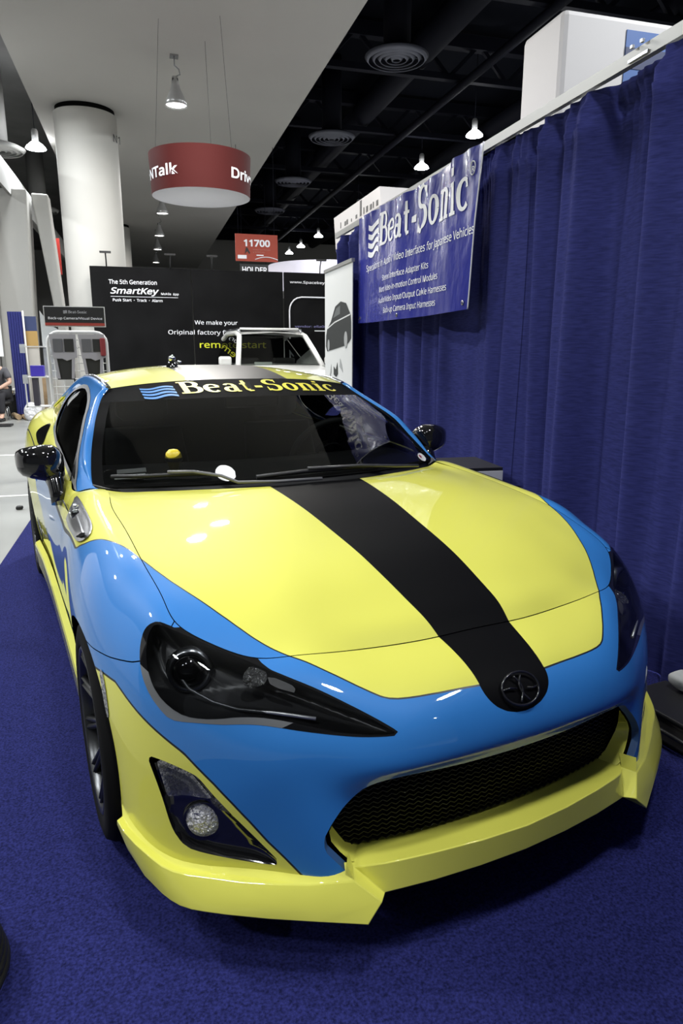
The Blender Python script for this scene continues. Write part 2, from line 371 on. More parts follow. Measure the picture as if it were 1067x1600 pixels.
def shield_patch(ni=4, nj=8):
    A = np.array(AP); n = len(A)
    rows = []
    for k in range(n):
        w = k/(n-1)
        xe, ye, ze = A[k]
        # centre line from the cowl to the roof edge
        yc = .400+(1.208-.400)*w; zc = .893+(1.219-.893)*w + .030*4*w*(1-w)*.8
        S = np.array([0,.2,.4,.6,.75,.87,.95,1])
        y = yc+(ye-yc)*S**2.1; z = zc+(ze-zc)*S**2.3
        rows.append(np.stack([xe*S, y, z], -1))
    G = np.array(rows); M = G[:, ::-1]*[-1, 1, 1]
    return Patch(np.concatenate([M, G[:, 1:]], 1), ni, nj)
RE = [(.572,1.300,1.182),(.574,1.45,1.204),(.575,1.7,1.218),(.580,2.0,1.206),(.600,2.3,1.152),(.640,2.6,1.065),(.660,2.9,1.005),(.640,3.2,.976),(.50,3.36,.966)]
RC = [(1.208,1.219),(1.36,1.243),(1.65,1.269),(2.0,1.264),(2.35,1.220),(2.7,1.125),(3.0,1.04),(3.25,.985),(3.40,.966)]
def roof_patch(ni=5, nj=6):
    S = np.array([0,.25,.42,.6,.8,.93,1]); rows = []
    for (xe, ye, ze), (yc, zc) in zip(RE, RC):
        rows.append(np.stack([xe*S, yc+(ye-yc)*S**2, zc+(ze-zc)*S**2.6], -1))
    G = np.array(rows); M = G[:, ::-1]*[-1, 1, 1]
    return Patch(np.concatenate([M, G[:, 1:]], 1), ni, nj)
def side_patch(ni=6, nj=8):
    up = np.array(AP+RE[1:8])
    lo = np.array([(.716,.664,.862),(.752,.705,.860),(.788,.756,.844),(.790,.82,.851),(.790,.89,.859),(.790,1.02,.871),(.789,1.15,.882),(.787,1.30,.893),(.784,1.45,.902),(.780,1.65,.910),(.770,1.87,.925),(.752,2.12,.944),(.728,2.4,.960),(.700,2.75,.975),(.670,3.02,.979),(.640,3.20,.975)])
    rows = []
    for a, b in zip(lo, up):
        W = np.array([0,.2,.4,.6,.8]); L = np.linalg.norm(b-a)
        bulge = .05*L
        n = np.array([1.0,0,.25])
        k = min(1, L/.16)
        rows.append([a+(b-a)*w+n*bulge*4*w*(1-w)*(.6+.8*w) for w in W]+[b+np.array([.034*k, .004, -.016*k]), b+np.array([.026*k, 0, .001*k]), b+np.array([.012*k, -.002, .004*k]), b])
    return Patch(np.array(rows), ni, nj)
# contours of the lamps and colour fields, in the car's own coordinates
HEADLIGHT = [[0.3773, 0.7164], [0.358, 0.7264], [0.3295, 0.7228], [0.3034, 0.7159], [0.2674, 0.7045], [0.2233, 0.6911], [0.1732, 0.6766], [0.1305, 0.6653], [0.0804, 0.6544], [0.0237, 0.6432], [-0.0238, 0.6318], [-0.0704, 0.6176], [-0.1098, 0.6038], [-0.1484, 0.5893], [-0.1929, 0.5705], [-0.2274, 0.5523], [-0.2309, 0.5469], [-0.2223, 0.5451], [-0.1902, 0.5451], [-0.1488, 0.5454], [-0.0886, 0.5492], [-0.0275, 0.5542], [0.0221, 0.5594], [0.0662, 0.5624], [0.1042, 0.5608], [0.1495, 0.555], [0.2106, 0.5512], [0.2679, 0.546], [0.2871, 0.5537], [0.3073, 0.5684], [0.3289, 0.5854], [0.3485, 0.6052], [0.3646, 0.628], [0.3757, 0.6484], [0.3827, 0.6694], [0.3857, 0.6909], [0.3848, 0.7046]]
LENS = [[0.3629, 0.7169], [0.3514, 0.7222], [0.3011, 0.7131], [0.2217, 0.6894], [0.1292, 0.6636], [0.0226, 0.6403], [-0.0711, 0.6145], [-0.149, 0.5861], [-0.2217, 0.5513], [-0.222, 0.5482], [-0.1779, 0.5496], [-0.1182, 0.5521], [-0.0814, 0.5578], [0.0056, 0.5712], [0.0683, 0.5767], [0.1187, 0.5735], [0.1573, 0.5658], [0.1975, 0.5608], [0.2396, 0.5608], [0.2733, 0.5718], [0.3097, 0.5924], [0.3339, 0.6172], [0.3508, 0.6424], [0.3641, 0.6732], [0.3687, 0.6995]]
LOWER_YELLOW = [[0.72, 0.5], [0.6357, 0.5462], [0.5652, 0.5731], [0.5083, 0.5795], [0.4515, 0.5791], [0.2392, 0.4787], [0.2075, 0.454], [0.1638, 0.4205], [0.122, 0.3825], [0.082, 0.3413], [0.0426, 0.2963], [0.0024, 0.2593], [-0.0451, 0.2131], [-0.0651, 0.2], [-0.2, 0.1], [0.75, 0.1]]
FOG = [[0.3395, 0.447], [0.3207, 0.45], [0.2745, 0.4472], [0.2142, 0.435], [0.1977, 0.4266], [0.1773, 0.4049], [0.1458, 0.3763], [0.093, 0.3258], [0.0373, 0.2692], [0.0166, 0.249], [0.0206, 0.2418], [0.0342, 0.2381], [0.0959, 0.2388], [0.1652, 0.2452], [0.2126, 0.2511], [0.2329, 0.2558], [0.2537, 0.272], [0.273, 0.2999], [0.2931, 0.3548], [0.3163, 0.4041]]
TURN = [[0.3208, 0.4408], [0.2972, 0.4435], [0.2569, 0.4375], [0.2227, 0.4293], [0.2019, 0.4079], [0.1677, 0.3777], [0.1982, 0.3767], [0.2401, 0.3758], [0.2885, 0.3601], [0.3021, 0.3963]]
SEAM = [[0.5676, 0.6155], [0.4836, 0.6247]]
VENT = [[0.6973, 0.8425], [0.5711, 0.8453], [0.4267, 0.8382], [0.2954, 0.8283], [0.2451, 0.8217], [0.2101, 0.8096], [0.2163, 0.7969], [0.2574, 0.7826], [0.3039, 0.7788], [0.427, 0.776], [0.604, 0.7672], [0.5877, 0.7912], [0.605, 0.8197]]
VENT_HOLE = [[0.2461, 0.807], [0.2258, 0.809], [0.2155, 0.8069], [0.2189, 0.8013], [0.2406, 0.7938], [0.2674, 0.7879], [0.2827, 0.7889], [0.2716, 0.7972]]
PLATE = [[0.0708, 0.6461], [0.0483, 0.6414], [0.0208, 0.6352], [0.0012, 0.6286], [-0.0001, 0.6196], [0.0234, 0.6237], [0.0458, 0.6278], [0.0611, 0.634]]
REFLECTOR = [[0.1206, 0.6614], [0.0798, 0.6533], [0.0682, 0.6434], [0.0696, 0.6318], [0.0926, 0.6276], [0.1107, 0.623], [0.122, 0.6408]]
# ------------------------------------------------------------ sheet-metal toolkit: cut spline patches along contours
class SM:
    def __init__(s, V, N, F, mt=None): s.V = V; s.N = N; s.F = F; s.mt = mt if mt is not None else [0]*len(F)
    @staticmethod
    def of(p):
        V = p.V; du = np.gradient(V, axis=0); dv = np.gradient(V, axis=1); n = np.cross(du, dv); n /= np.linalg.norm(n, axis=2, keepdims=True)+1e-12
        if p.flip: n = -n
        vv, F = p.mesh(); return SM(vv, n.reshape(-1, 3), [tuple(f[::-1]) for f in F.tolist()])
    def split(s, f):
        """cut every face along f = 0; returns the new sheet and a list of sides (True where f >= 0)"""
        f = np.where(np.abs(f) < 1e-7, 1e-7, f); pos = f >= 0; V = list(s.V); N = list(s.N); cache = {}; F = []; mt = []; side = []
        pl = pos.tolist(); fl = f.tolist()
        for face, m in zip(s.F, s.mt):
            k = [pl[i] for i in face]
            if all(k) or not any(k): F.append(face); mt.append(m); side.append(k[0]); continue
            P, Q = [], []
            for a, b in zip(face, face[1:]+face[:1]):
                (P if pl[a] else Q).append(a)
                if pl[a] != pl[b]:
                    e = (min(a, b), max(a, b)); i = cache.get(e)
                    if i is None:
                        t = fl[e[0]]/(fl[e[0]]-fl[e[1]]); i = len(V); cache[e] = i
                        V.append(s.V[e[0]]*(1-t)+s.V[e[1]]*t); n = s.N[e[0]]*(1-t)+s.N[e[1]]*t; N.append(n/(np.linalg.norm(n)+1e-12))
                    P.append(i); Q.append(i)
            if len(P) > 2: F.append(tuple(P)); mt.append(m); side.append(True)
            if len(Q) > 2: F.append(tuple(Q)); mt.append(m); side.append(False)
        return SM(np.array(V), np.array(N), F, mt), side
    def pick(s, keep):
        F = [f for f, k in zip(s.F, keep) if k]; mt = [m for m, k in zip(s.mt, keep) if k]
        used = sorted({i for f in F for i in f}); ix = {v: i for i, v in enumerate(used)}
        if not used: return SM(np.zeros((0, 3)), np.zeros((0, 3)), [], [])
        return SM(s.V[used], s.N[used], [tuple(ix[i] for i in f) for f in F], mt)
    def cut(s, fn):
        """(part where fn < 0, part where fn >= 0)"""
        if not s.F: return s, s
        m, side = s.split(fn(s.V)); return m.pick([not k for k in side]), m.pick(side)
    def paint(s, fn, inside):
        if not s.F: return s
        m, side = s.split(fn(s.V)); m.mt = [a if k else inside for a, k in zip(m.mt, side)]
        return m
    def band(s, fn, w, mi):
        m, _ = s.split(fn(s.V)-w); m, _ = m.split(fn(m.V)+w); c = np.array([np.mean(m.V[list(f)], axis=0) for f in m.F])
        d = fn(c); m.mt = [mi if abs(x) < w else a for x, a in zip(d, m.mt)]; return m
    def offset(s, d): return SM(s.V+s.N*d, s.N, s.F, s.mt)
    def border(s):
        cnt = {}
        for f in s.F:
            for a, b in zip(f, f[1:]+f[:1]):
                if (b, a) in cnt: del cnt[(b, a)]
                else: cnt[(a, b)] = 1
        return list(cnt)
    def rim(s, vec, keep=None):
        """strip from the open border of the sheet along vec (a vector or a per-vertex function of position, normal)"""
        E = s.border(); 
        if keep is not None: E = [e for e in E if keep(s.V[e[0]]) and keep(s.V[e[1]])]
        ids = sorted({i for e in E for i in e}); ix = {v: i for i, v in enumerate(ids)}; n = len(ids)
        if not n: return SM(np.zeros((0, 3)), np.zeros((0, 3)), [], [])
        A = s.V[ids]; B = np.array([s.V[i]+(vec(s.V[i], s.N[i]) if callable(vec) else np.array(vec)) for i in ids])
        F = [(ix[a], ix[a]+n, ix[b]+n, ix[b]) for a, b in E]; return SM(np.concatenate([A, B]), None, F)
    def emit(s, name, mats, parent=None, label=None):
        me = bpy.data.meshes.new(name); me.from_pydata([tuple(v) for v in s.V], [], s.F); me.update()
        for p, m in zip(me.polygons, s.mt): p.material_index = m; p.use_smooth = True
        if s.N is not None and len(s.N): me.normals_split_custom_set_from_vertices([tuple(n) for n in s.N])
        return link(name, me, mats, parent, label)
def poly_sdf(P, poly):
    """signed distance of 2-D points to a polygon, negative inside"""
    P = np.asarray(P, float); A = np.asarray(poly, float); B = np.roll(A, -1, 0); d = np.full(len(P), 1e9); ins = np.zeros(len(P), bool)
    for a, b in zip(A, B):
        ab = b-a; ap = P-a; t = np.clip((ap @ ab)/(ab @ ab+1e-15), 0, 1); d = np.minimum(d, np.linalg.norm(ap-t[:, None]*ab, axis=1))
        c = (a[1] > P[:, 1]) != (b[1] > P[:, 1])
        with np.errstate(divide='ignore', invalid='ignore'): xi = (b[0]-a[0])*(P[:, 1]-a[1])/(b[1]-a[1])+a[0]
        ins ^= c & (P[:, 0] < xi)
    return np.where(ins, -d, d)
def smooth_poly(P, n=2):
    P = np.asarray(P, float)
    for _ in range(n):
        Q = np.roll(P, -1, 0); P = np.stack([P*.75+Q*.25, P*.25+Q*.75], 1).reshape(-1, 2)
    return P
C40, S40 = math.cos(R(40)), math.sin(R(40))
corner = lambda V: np.stack([np.abs(V[:, 0])*C40+V[:, 1]*S40, V[:, 2]], 1)      # seen square onto the front corner
front = lambda V: np.stack([np.abs(V[:, 0]), V[:, 2]], 1)
plan = lambda V: np.stack([np.abs(V[:, 0]), V[:, 1]], 1)
side = lambda V: np.stack([V[:, 1], V[:, 2]], 1)
HEADLIGHT = [(a, z+(.014 if .13 < a < .28 and z > .66 else 0)) for a, z in HEADLIGHT]
F_HEAD = lambda V, p=smooth_poly(HEADLIGHT, 1): np.maximum(poly_sdf(corner(V), p), V[:, 1]-.3)
F_LENS = lambda V, p=smooth_poly(LENS, 1): np.maximum(poly_sdf(corner(V), p), V[:, 1]-.3)
F_FOG = lambda V, p=smooth_poly(FOG, 1): np.maximum(poly_sdf(corner(V), p), V[:, 1]-.3)
F_TURN = lambda V: np.maximum(poly_sdf(corner(V), TURN), V[:, 1]-.3)
F_LOWY = lambda V: np.maximum(poly_sdf(corner(V), LOWER_YELLOW), V[:, 1]-.3)
GRILLE = [(-.1, .433), (.12, .434), (.228, .433), (.308, .437), (.352, .438), (.376, .434), (.397, .425), (.417, .407), (.447, .378), (.469, .349), (.484, .322), (.486, .301), (.482, .285), (.463, .261), (.438, .230), (.422, .205), (.40, .12), (-.1, .12)]
F_GRILLE = lambda V: np.maximum(poly_sdf(front(V), GRILLE), V[:, 1])
WR = .322
F_ARCHF = lambda V: np.maximum(np.hypot(V[:, 1], V[:, 2]-.31)-WR, -(np.abs(V[:, 0])-.5))
F_ARCHR = lambda V: np.maximum(np.hypot(V[:, 1]-2.57, V[:, 2]-.31)-.335, -(np.abs(V[:, 0])-.5))
# colour plan of the wrap
HOODY = [(.860, 3.0), (.846, 1.3), (.846, .92), (.846, .74), (.850, .269), (.829, .207), (.809, .170), (.790, .135), (.771, .084), (.749, .025), (.732, -.020), (.72, -.060), (.697, -.135), (.673, -.200), (.648, -.255), (.623, -.305),
         (.598, -.355), (.573, -.398), (.546, -.440), (.511, -.488), (.485, -.522), (.457, -.552), (.430, -.584), (.403, -.613), (.376, -.642), (.349, -.668), (.330, -.684), (.312, -.6925), (.290, -.6985), (.26, -.704), (.20, -.712), (.10, -.722), (-.1, -.724), (-.1, 3.0)]
F_HOODY = lambda V: np.maximum(poly_sdf(plan(V), HOODY), .70-V[:, 2]-(V[:, 1] < .3)*.3)
F_REARY = lambda V: np.maximum(poly_sdf(side(V), [(1.38, .2), (1.41, .458), (1.66, .522), (1.775, .592), (1.93, .635), (2.0, .70), (2.1, .80), (2.2, 1.2), (4, 1.2), (4, .1)]), .3-V[:, 1])
SW = sp([-.80, -.731, -.682, -.63, -.578, -.522, -.457, -.384, -.309, -.222, -.123, -.018, .095, .227, .379, .7], [.097, .097, .099, .103, .109, .118, .125, .131, .137, .142, .148, .155, .163, .172, .181, .186])
def F_STRIPE(V):
    f = np.abs(V[:, 0])-SW(V[:, 1]); z = V[:, 2]
    g = np.hypot(V[:, 0]/.098, (z-.600)/.066)
    return np.where((z < .600) & (V[:, 1] < -.5), (g-1)*.07, f)
# ------------------------------------------------------------ the car
car = empty('sports_car', (0, 0, .003), PHI, 'yellow and blue wrapped sports coupe with a black bonnet stripe on blue carpet', 'car')
belt = SM.of(belt_patch()); hood_s = SM.of(hood_patch(7, 7)); shield = SM.of(shield_patch()); roof = SM.of(roof_patch())
for m_ in (belt, hood_s, shield, roof):
    c = m_.N[:, 2].sum() if m_ is not belt else (m_.N[:, 0]*m_.V[:, 0]).sum()
    if c < 0: m_.N = -m_.N; m_.F = [f[::-1] for f in m_.F]
PAINT = [BLU, YEL, BLK, PIN]
# openings
grille_hole, belt = belt.cut(F_GRILLE)
_, belt = belt.cut(F_ARCHF); _, belt = belt.cut(F_ARCHR)
head_s, belt = belt.cut(F_HEAD)
fog_s, belt = belt.cut(F_FOG)
# wrap colours
belt = belt.paint(F_HOODY, 1).paint(F_LOWY, 1).paint(F_REARY, 1)
belt = belt.band(F_HOODY, .0018, 3).band(F_LOWY, .0026, 3)
belt = belt.paint(lambda V: np.maximum(F_STRIPE(V), V[:, 1]), 2)
# panels
SEAMP = [(.565, .6155), (.4836, .6247), (.44, .632), (.36, .62), (.30, .67), (.30, .76), (3, 3), (3, .6155)]
F_FRONT = lambda V: np.maximum(-poly_sdf(corner(V), [(.9, .612), (.5676, .6155), (.4836, .6247), (.40, .640), (.34, .66), (.315, .70), (.322, .80), (.9, .9)]), V[:, 1]-.02)
bumper, rest = belt.cut(F_FRONT)
fend, rest = rest.cut(lambda V: V[:, 1]-(.735+.02*(V[:, 2]-.5)))
door_s, quart = rest.cut(lambda V: V[:, 1]-1.93)
def inset(sh, fn, g=.0013):            # leaves a real shut line beside a neighbour panel
    return sh.cut(lambda V: fn(V)+g)[0]
bumper = inset(bumper, F_FRONT); fend = fend.cut(lambda V: -(F_FRONT(V)-.0013))[0]
fend = inset(fend, lambda V: V[:, 1]-(.735+.02*(V[:, 2]-.5))); door_s = inset(door_s, lambda V: V[:, 1]-1.93)
body_bumper = bumper.emit('front_bumper', PAINT, car)
for sgn in (-1, 1):
    hs = lambda V: -sgn*V[:, 0]
    fend.cut(hs)[0].emit('front_fender', PAINT, car)
    door_o = door_s.cut(hs)[0].emit('door', PAINT, car)
    quart.cut(hs)[0].emit('rear_quarter_panel', PAINT, car)
# bonnet
hood_s = hood_s.paint(F_HOODY, 1).band(F_HOODY, .0016, 3).paint(F_STRIPE, 2)
HV = hood_patch(7, 7).V; EDGE = np.concatenate([HV[0, :-1], HV[:-1, -1], HV[-1, :0:-1], HV[:0:-1, 0]])[:, :2]
F_EDGE = lambda V: poly_sdf(V[:, :2], EDGE)
bonnet = hood_s.cut(lambda V: F_EDGE(V)+.0022)[0]
hood_o = bonnet.emit('hood', PAINT, car)
lipm = bonnet.rim(lambda p, n: -n*.012); lipm.emit('hood_edge', [PLB], hood_o)
# dark inner body below the shut lines
inner = SM.of(belt_patch(3, 4)); hin = SM.of(hood_patch(3, 3))
if (inner.N[:, 0]*inner.V[:, 0]).sum() < 0: inner.N = -inner.N
if hin.N[:, 2].sum() < 0: hin.N = -hin.N
for fn, g in ((F_GRILLE, .03), (F_ARCHF, .02), (F_ARCHR, .02), (F_HEAD, .012), (F_FOG, .012)):
    inner = inner.cut(lambda V: fn(V)-g)[1]
inner.offset(-.014).emit('inner_body', [DRK], car); hin.offset(-.014).emit('hood_liner', [DRK], hood_o)
# wheel arch lips and liners
def belt_x(y, z):
    P = belt_patch_cache; m = P[:, 0] > .3
    d = (P[m, 1]-y)**2+(P[m, 2]-z)**2; i = d.argsort()[:3]; w = 1/(d[i]+1e-6); return float((P[m, 0][i]*w).sum()/w.sum())
belt_patch_cache = belt_patch(10, 12).V.reshape(-1, 3)
for yc, rr in ((0, WR), (2.57, .335)):
    for sgn in (-1, 1):
        mb = MB(); a = [R(-20+220*k/44) for k in range(45)]; rows = []
        for t in a:
            y, z = yc+rr*math.cos(t), .31+rr*math.sin(t); x = belt_x(y, z)
            rows.append([(sgn*x, y, z), (sgn*(x-.02), y, z), (sgn*(x-.03), yc+(rr+.02)*math.cos(t), .31+(rr+.02)*math.sin(t)), (sgn*.58, yc+(rr+.02)*math.cos(t), .31+(rr+.02)*math.sin(t))])
        mb.grid(rows); mb.poly([(sgn*.58, yc+(rr+.02)*math.cos(t), .31+(rr+.02)*math.sin(t)) for t in a])
        mb.build('wheel_arch_liner', [DRK], car)
# greenhouse
WIN = [(.756, .846), (.80, .846), (.89, .8565), (1.02, .869), (1.15, .880), (1.30, .891), (1.45, .900), (1.65, .909), (1.86, .929), (2.02, .961), (2.12, 1.010), (2.127, 1.064), (2.10, 1.105), (2.034, 1.143), (1.902, 1.167), (1.76, 1.182), (1.636, 1.184), (1.53, 1.171), (1.438, 1.143), (1.353, 1.107), (1.228, 1.066), (1.093, 1.017), (.979, .967), (.873, .908), (.809, .868)]
F_WIN = lambda V: poly_sdf(side(V), WIN)
for sgn in (-1, 1):
    p = side_patch(); sm = SM.of(p); sm.V = sm.V*[sgn, 1, 1]; sm.N = sm.N*[sgn, 1, 1]
    if sgn < 0: sm.F = [f[::-1] for f in sm.F]
    if (sm.N[:, 0]*sgn).sum() < 0: sm.N = -sm.N; sm.F = [f[::-1] for f in sm.F]
    win, frame = sm.cut(F_WIN)
    frame = frame.paint(lambda V: np.maximum(poly_sdf(side(V), [(1.95, .8), (2.25, 1.08), (3.3, 1.08), (3.3, .8)]), -1+0*V[:, 1]), 1)
    fo = frame.emit('roof_pillar', PAINT, car)
    glz, trim = win.cut(lambda V: F_WIN(V)+.018)
    g2 = glz.offset(-.006)
    wo = g2.emit('side_window', [SGL], car)
    trim.offset(.002).emit('window_trim', [mat('bright_trim', (.62, .62, .63), .28, metal=.65)], wo)
    mb = MB(); pts = [(sgn*(x), y, z+.003) for x, y, z in RE[:6]]; mb.tube(pts, .011, 8); mb.build('drip_moulding', [SIL], car)
    # black divider at the front of the door glass
    mb = MB(); mb.tube([(sgn*.788, .90, .860), (sgn*.742, 1.02, .955), (sgn*.722, 1.09, .995)], .009, 6); mb.build('window_divider', [PLB], wo)
roof = roof.paint(lambda V: np.abs(V[:, 0])-.236, 5).paint(lambda V: -(np.abs(V[:, 0])-.236), 1)
roof = roof.paint(lambda V: np.maximum(2.42-V[:, 1]-.25*np.abs(V[:, 0]), np.maximum(np.abs(V[:, 0])-.52, V[:, 1]-3.1)), 4)
roof.emit('roof', [BLU, YEL, BLK, PIN, GLB, ROOFV], car)
# windscreen
SB = lambda V: V[:, 2]-(1.152-.012*(V[:, 0]/.45)**2)
shield = shield.paint(SB, 0)
tint, clear = shield.cut(lambda V: -SB(V))
AX = lambda z: np.interp(z, [p[2] for p in AP], [p[0] for p in AP])
frit, glassy = clear.cut(lambda V: np.minimum(V[:, 2]-(.893-.031*(np.abs(V[:, 0])/.737)**2.3)-.007, AX(V[:, 2])-.035-np.abs(V[:, 0])))
glass_o = glassy.emit('windscreen', [WGL], car)
tint.emit('sun_strip', [mat('smoke_vinyl', (.004, .004, .004), .7, spec=.03)], glass_o); frit.emit('glass_border', [mat('ceramic_border', (.0025, .0025, .0025), .7, spec=.02)], glass_o)
cow = []; SHV = shield_patch().V[0]
for k in range(41):
    s_ = -1+2*k/40; x = s_*.711; q = SHV[int(round((s_+1)/2*112))]
    yr = float(sp(RX, RY)(abs(x))[0]); zr = float(sp(RX, RZ)(abs(x))[0])
    cow.append([(x, yr-.005, zr-.012), (x, yr+.012, zr-.02), (q[0], q[1]+.01, q[2]-.004)])
MB().grid(cow).build('cowl', [PLB], car)
# lettering on the sun strip
SHG = shield_patch().V
def on_shield(x, i, up=.0025):
    i = min(max(i, 0), SHG.shape[0]-1.001); a = int(i); t = i-a
    pr = []
    for r in (a, a+1):
        row = SHG[r]; pr.append(np.array([x, np.interp(x, row[:, 0], row[:, 1]), np.interp(x, row[:, 0], row[:, 2])]))
    q = pr[0]*(1-t)+pr[1]*t; return Vector(q)+Vector((0, -.45, .89))*up
Q, WW = wordmark()
flat_quads(Q, lambda u, v: on_shield(-.300+.782*u/WW, 25.7+5.6*v)).build('windscreen_lettering', [mat('yellow_vinyl', (.80, .70, .07), .4)], glass_o, recalc=False)
flat_quads(waves(4), lambda u, v: on_shield(-.455+.135*u/1.5, 24.4+6.6*v)).build('wave_emblem', [mat('blue_vinyl', (.04, .22, .60), .4)], glass_o, recalc=False)
# headlights
SATIN = mat('satin_silver', (.30, .31, .32), .35, metal=.7)
for sgn in (-1, 1):
    hs = head_s.cut(lambda V: -sgn*V[:, 0])[0]
    lens_s, bez = hs.cut(F_LENS)
    # bowl: deep inner skin
    bowl = lens_s.offset(0); c0 = np.array([sgn*.60, -.48, .62])
    f = F_LENS(bowl.V); k = np.clip(-f/.03, 0, 1)[:, None]
    bowl.V = bowl.V+np.array([-sgn*.012, .075, -.012])*k; bowl.N = None
    ho = bowl.emit('headlight', [mat('headlight_bowl', (.045, .045, .047), .3, spec=.6)], car)
    lens_s.offset(.0012).emit('lens', [SMK], ho); bez.paint(lambda V: np.minimum((.600+.35*np.maximum(0, corner(V)[:, 0]-.25))-V[:, 2], corner(V)[:, 0]+2.2*(V[:, 2]-.566)), 1).offset(.0006).emit('bezel', [SATIN, GLB], ho, 'satin silver and black bezel')
    pr = MB(); M0 = Matrix.Translation((sgn*.688, -.418, .632)) @ Vector((sgn*.30, -.95, .05)).to_track_quat('Z', 'Y').to_matrix().to_4x4()
    pr.lathe([(.0, .030), (.015, .028), (.028, .020), (.036, .006)], M0, 28, 0); pr.lathe([(.036, .004), (.042, .012), (.050, .010), (.055, -.01)], M0, 28, 1)
    pr.build('projector_lamp', [GLB, SIL], ho)
    lens_s.cut(lambda V: poly_sdf(corner(V), smooth_poly(REFLECTOR, 1)))[0].offset(-.006).emit('side_reflector', [mat('sparkle_reflector', (.34, .34, .34), .2, metal=.6, bump=((70, 70, 70), 1.0, .03))], ho)
    lens_s.cut(lambda V: poly_sdf(corner(V), PLATE))[0].offset(-.005).emit('inner_plate', [mat('grey_plate', (.20, .195, .19), .35)], ho)
    tr = MB(); tr.tube([Vector((sgn*x, y, z)) for x, y, z in ((.728, -.392, .665), (.716, -.422, .632), (.700, -.455, .605), (.66, -.503, .587), (.62, -.555, .585), (.56, -.60, .585), (.48, -.655, .578))], .004, 6).build('light_guide', [SATIN], ho)
    # fog lamp recess
    fs = fog_s.cut(lambda V: -sgn*V[:, 0])[0]
    inn = np.array([0.0, .022, 0])
    tl, pan = fs.cut(F_TURN)
    po = pan.offset(0); f = np.clip(-F_FOG(po.V)/.012, 0, 1)[:, None]; po.V = po.V+inn*f; po.N = None
    fo = po.emit('fog_lamp_panel', [GLB], car)
    tb = tl.offset(-.009); tb.N = None; to = tb.emit('turn_signal', [mat('ribbed_reflector', (.85, .83, .80), .4, metal=0, bump=((110, 110, 110), 1.0, .05))], fo)
    tl.offset(-.001).emit('turn_signal_lens', [CLG], to)
    mb = MB(); mb.lathe([(0, .004), (.005, .004), (.006, -.004)], Matrix.Translation((sgn*.737, -.468, .420)) @ Matrix.Rotation(PI/2, 4, 'X'), 12)
    mb.build('amber_bulb', [mat('amber', (.45, .14, .03), .2, coat=.5)], to)
    lm = MB(); M2 = Matrix.Translation((sgn*.700, -.527, .317)) @ Matrix.Scale(1.06, 4) @ Vector((sgn*.42, -.9, .10)).to_track_quat('Z', 'Y').to_matrix().to_4x4()
    lm.lathe([(0, .018), (.020, .015), (.034, .006), (.039, -.004)], M2, 28, 0); lm.lathe([(.039, -.004), (.043, .006), (.047, -.012)], M2, 28, 1)
    lm.build('fog_lamp', [mat('fog_reflector', (.66, .66, .68), .2, metal=.5, bump=((110, 110, 110), 1.0, .03)), GLB], fo)
# grille
GRB = mat('grille_black', (.005, .005, .005), .45, spec=.3)
gy = lambda x: -.700+.20*x*x+.10*abs(x)**3
gb = MB(); gb.grid([[(x, gy(x)+.03, z) for x in np.linspace(-.50, .50, 21)] for z in (.19, .46)]); go = gb.build('grille', [DRK], car)
for r_ in range(17):
    z0 = .243+.0122*r_; mb = MB(); n = 88; rows = []
    for k in range(n+1):
        x = -.49+.98*k/n; zz = z0+(.0032 if k % 2 else -.0032); y = gy(x)
        rows.append([(x, y, zz), (x, y+.014, zz+.003), (x, y+.014, zz-.002), (x, y, zz-.0028), (x, y, zz)])
    mb.grid(rows, smooth=False).build('grille_bar', [GRB], go)
# opening flange: the outer skin turns inwards around the mouth
gdir = lambda p: np.array([(F_GRILLE(np.array([p+[1e-4, 0, 0]]))-F_GRILLE(np.array([p-[1e-4, 0, 0]])))[0], 0, (F_GRILLE(np.array([p+[0, 0, 1e-4]]))-F_GRILLE(np.array([p-[0, 0, 1e-4]])))[0]])/2e-4
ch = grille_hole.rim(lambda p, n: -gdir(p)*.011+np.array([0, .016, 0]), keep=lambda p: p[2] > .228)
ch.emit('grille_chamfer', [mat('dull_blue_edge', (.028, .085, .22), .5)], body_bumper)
fl = grille_hole.rim(lambda p, n: -gdir(p)*.014+np.array([0, .075, 0]), keep=lambda p: p[2] > .40)
fl.emit('grille_surround', [BLU], body_bumper)
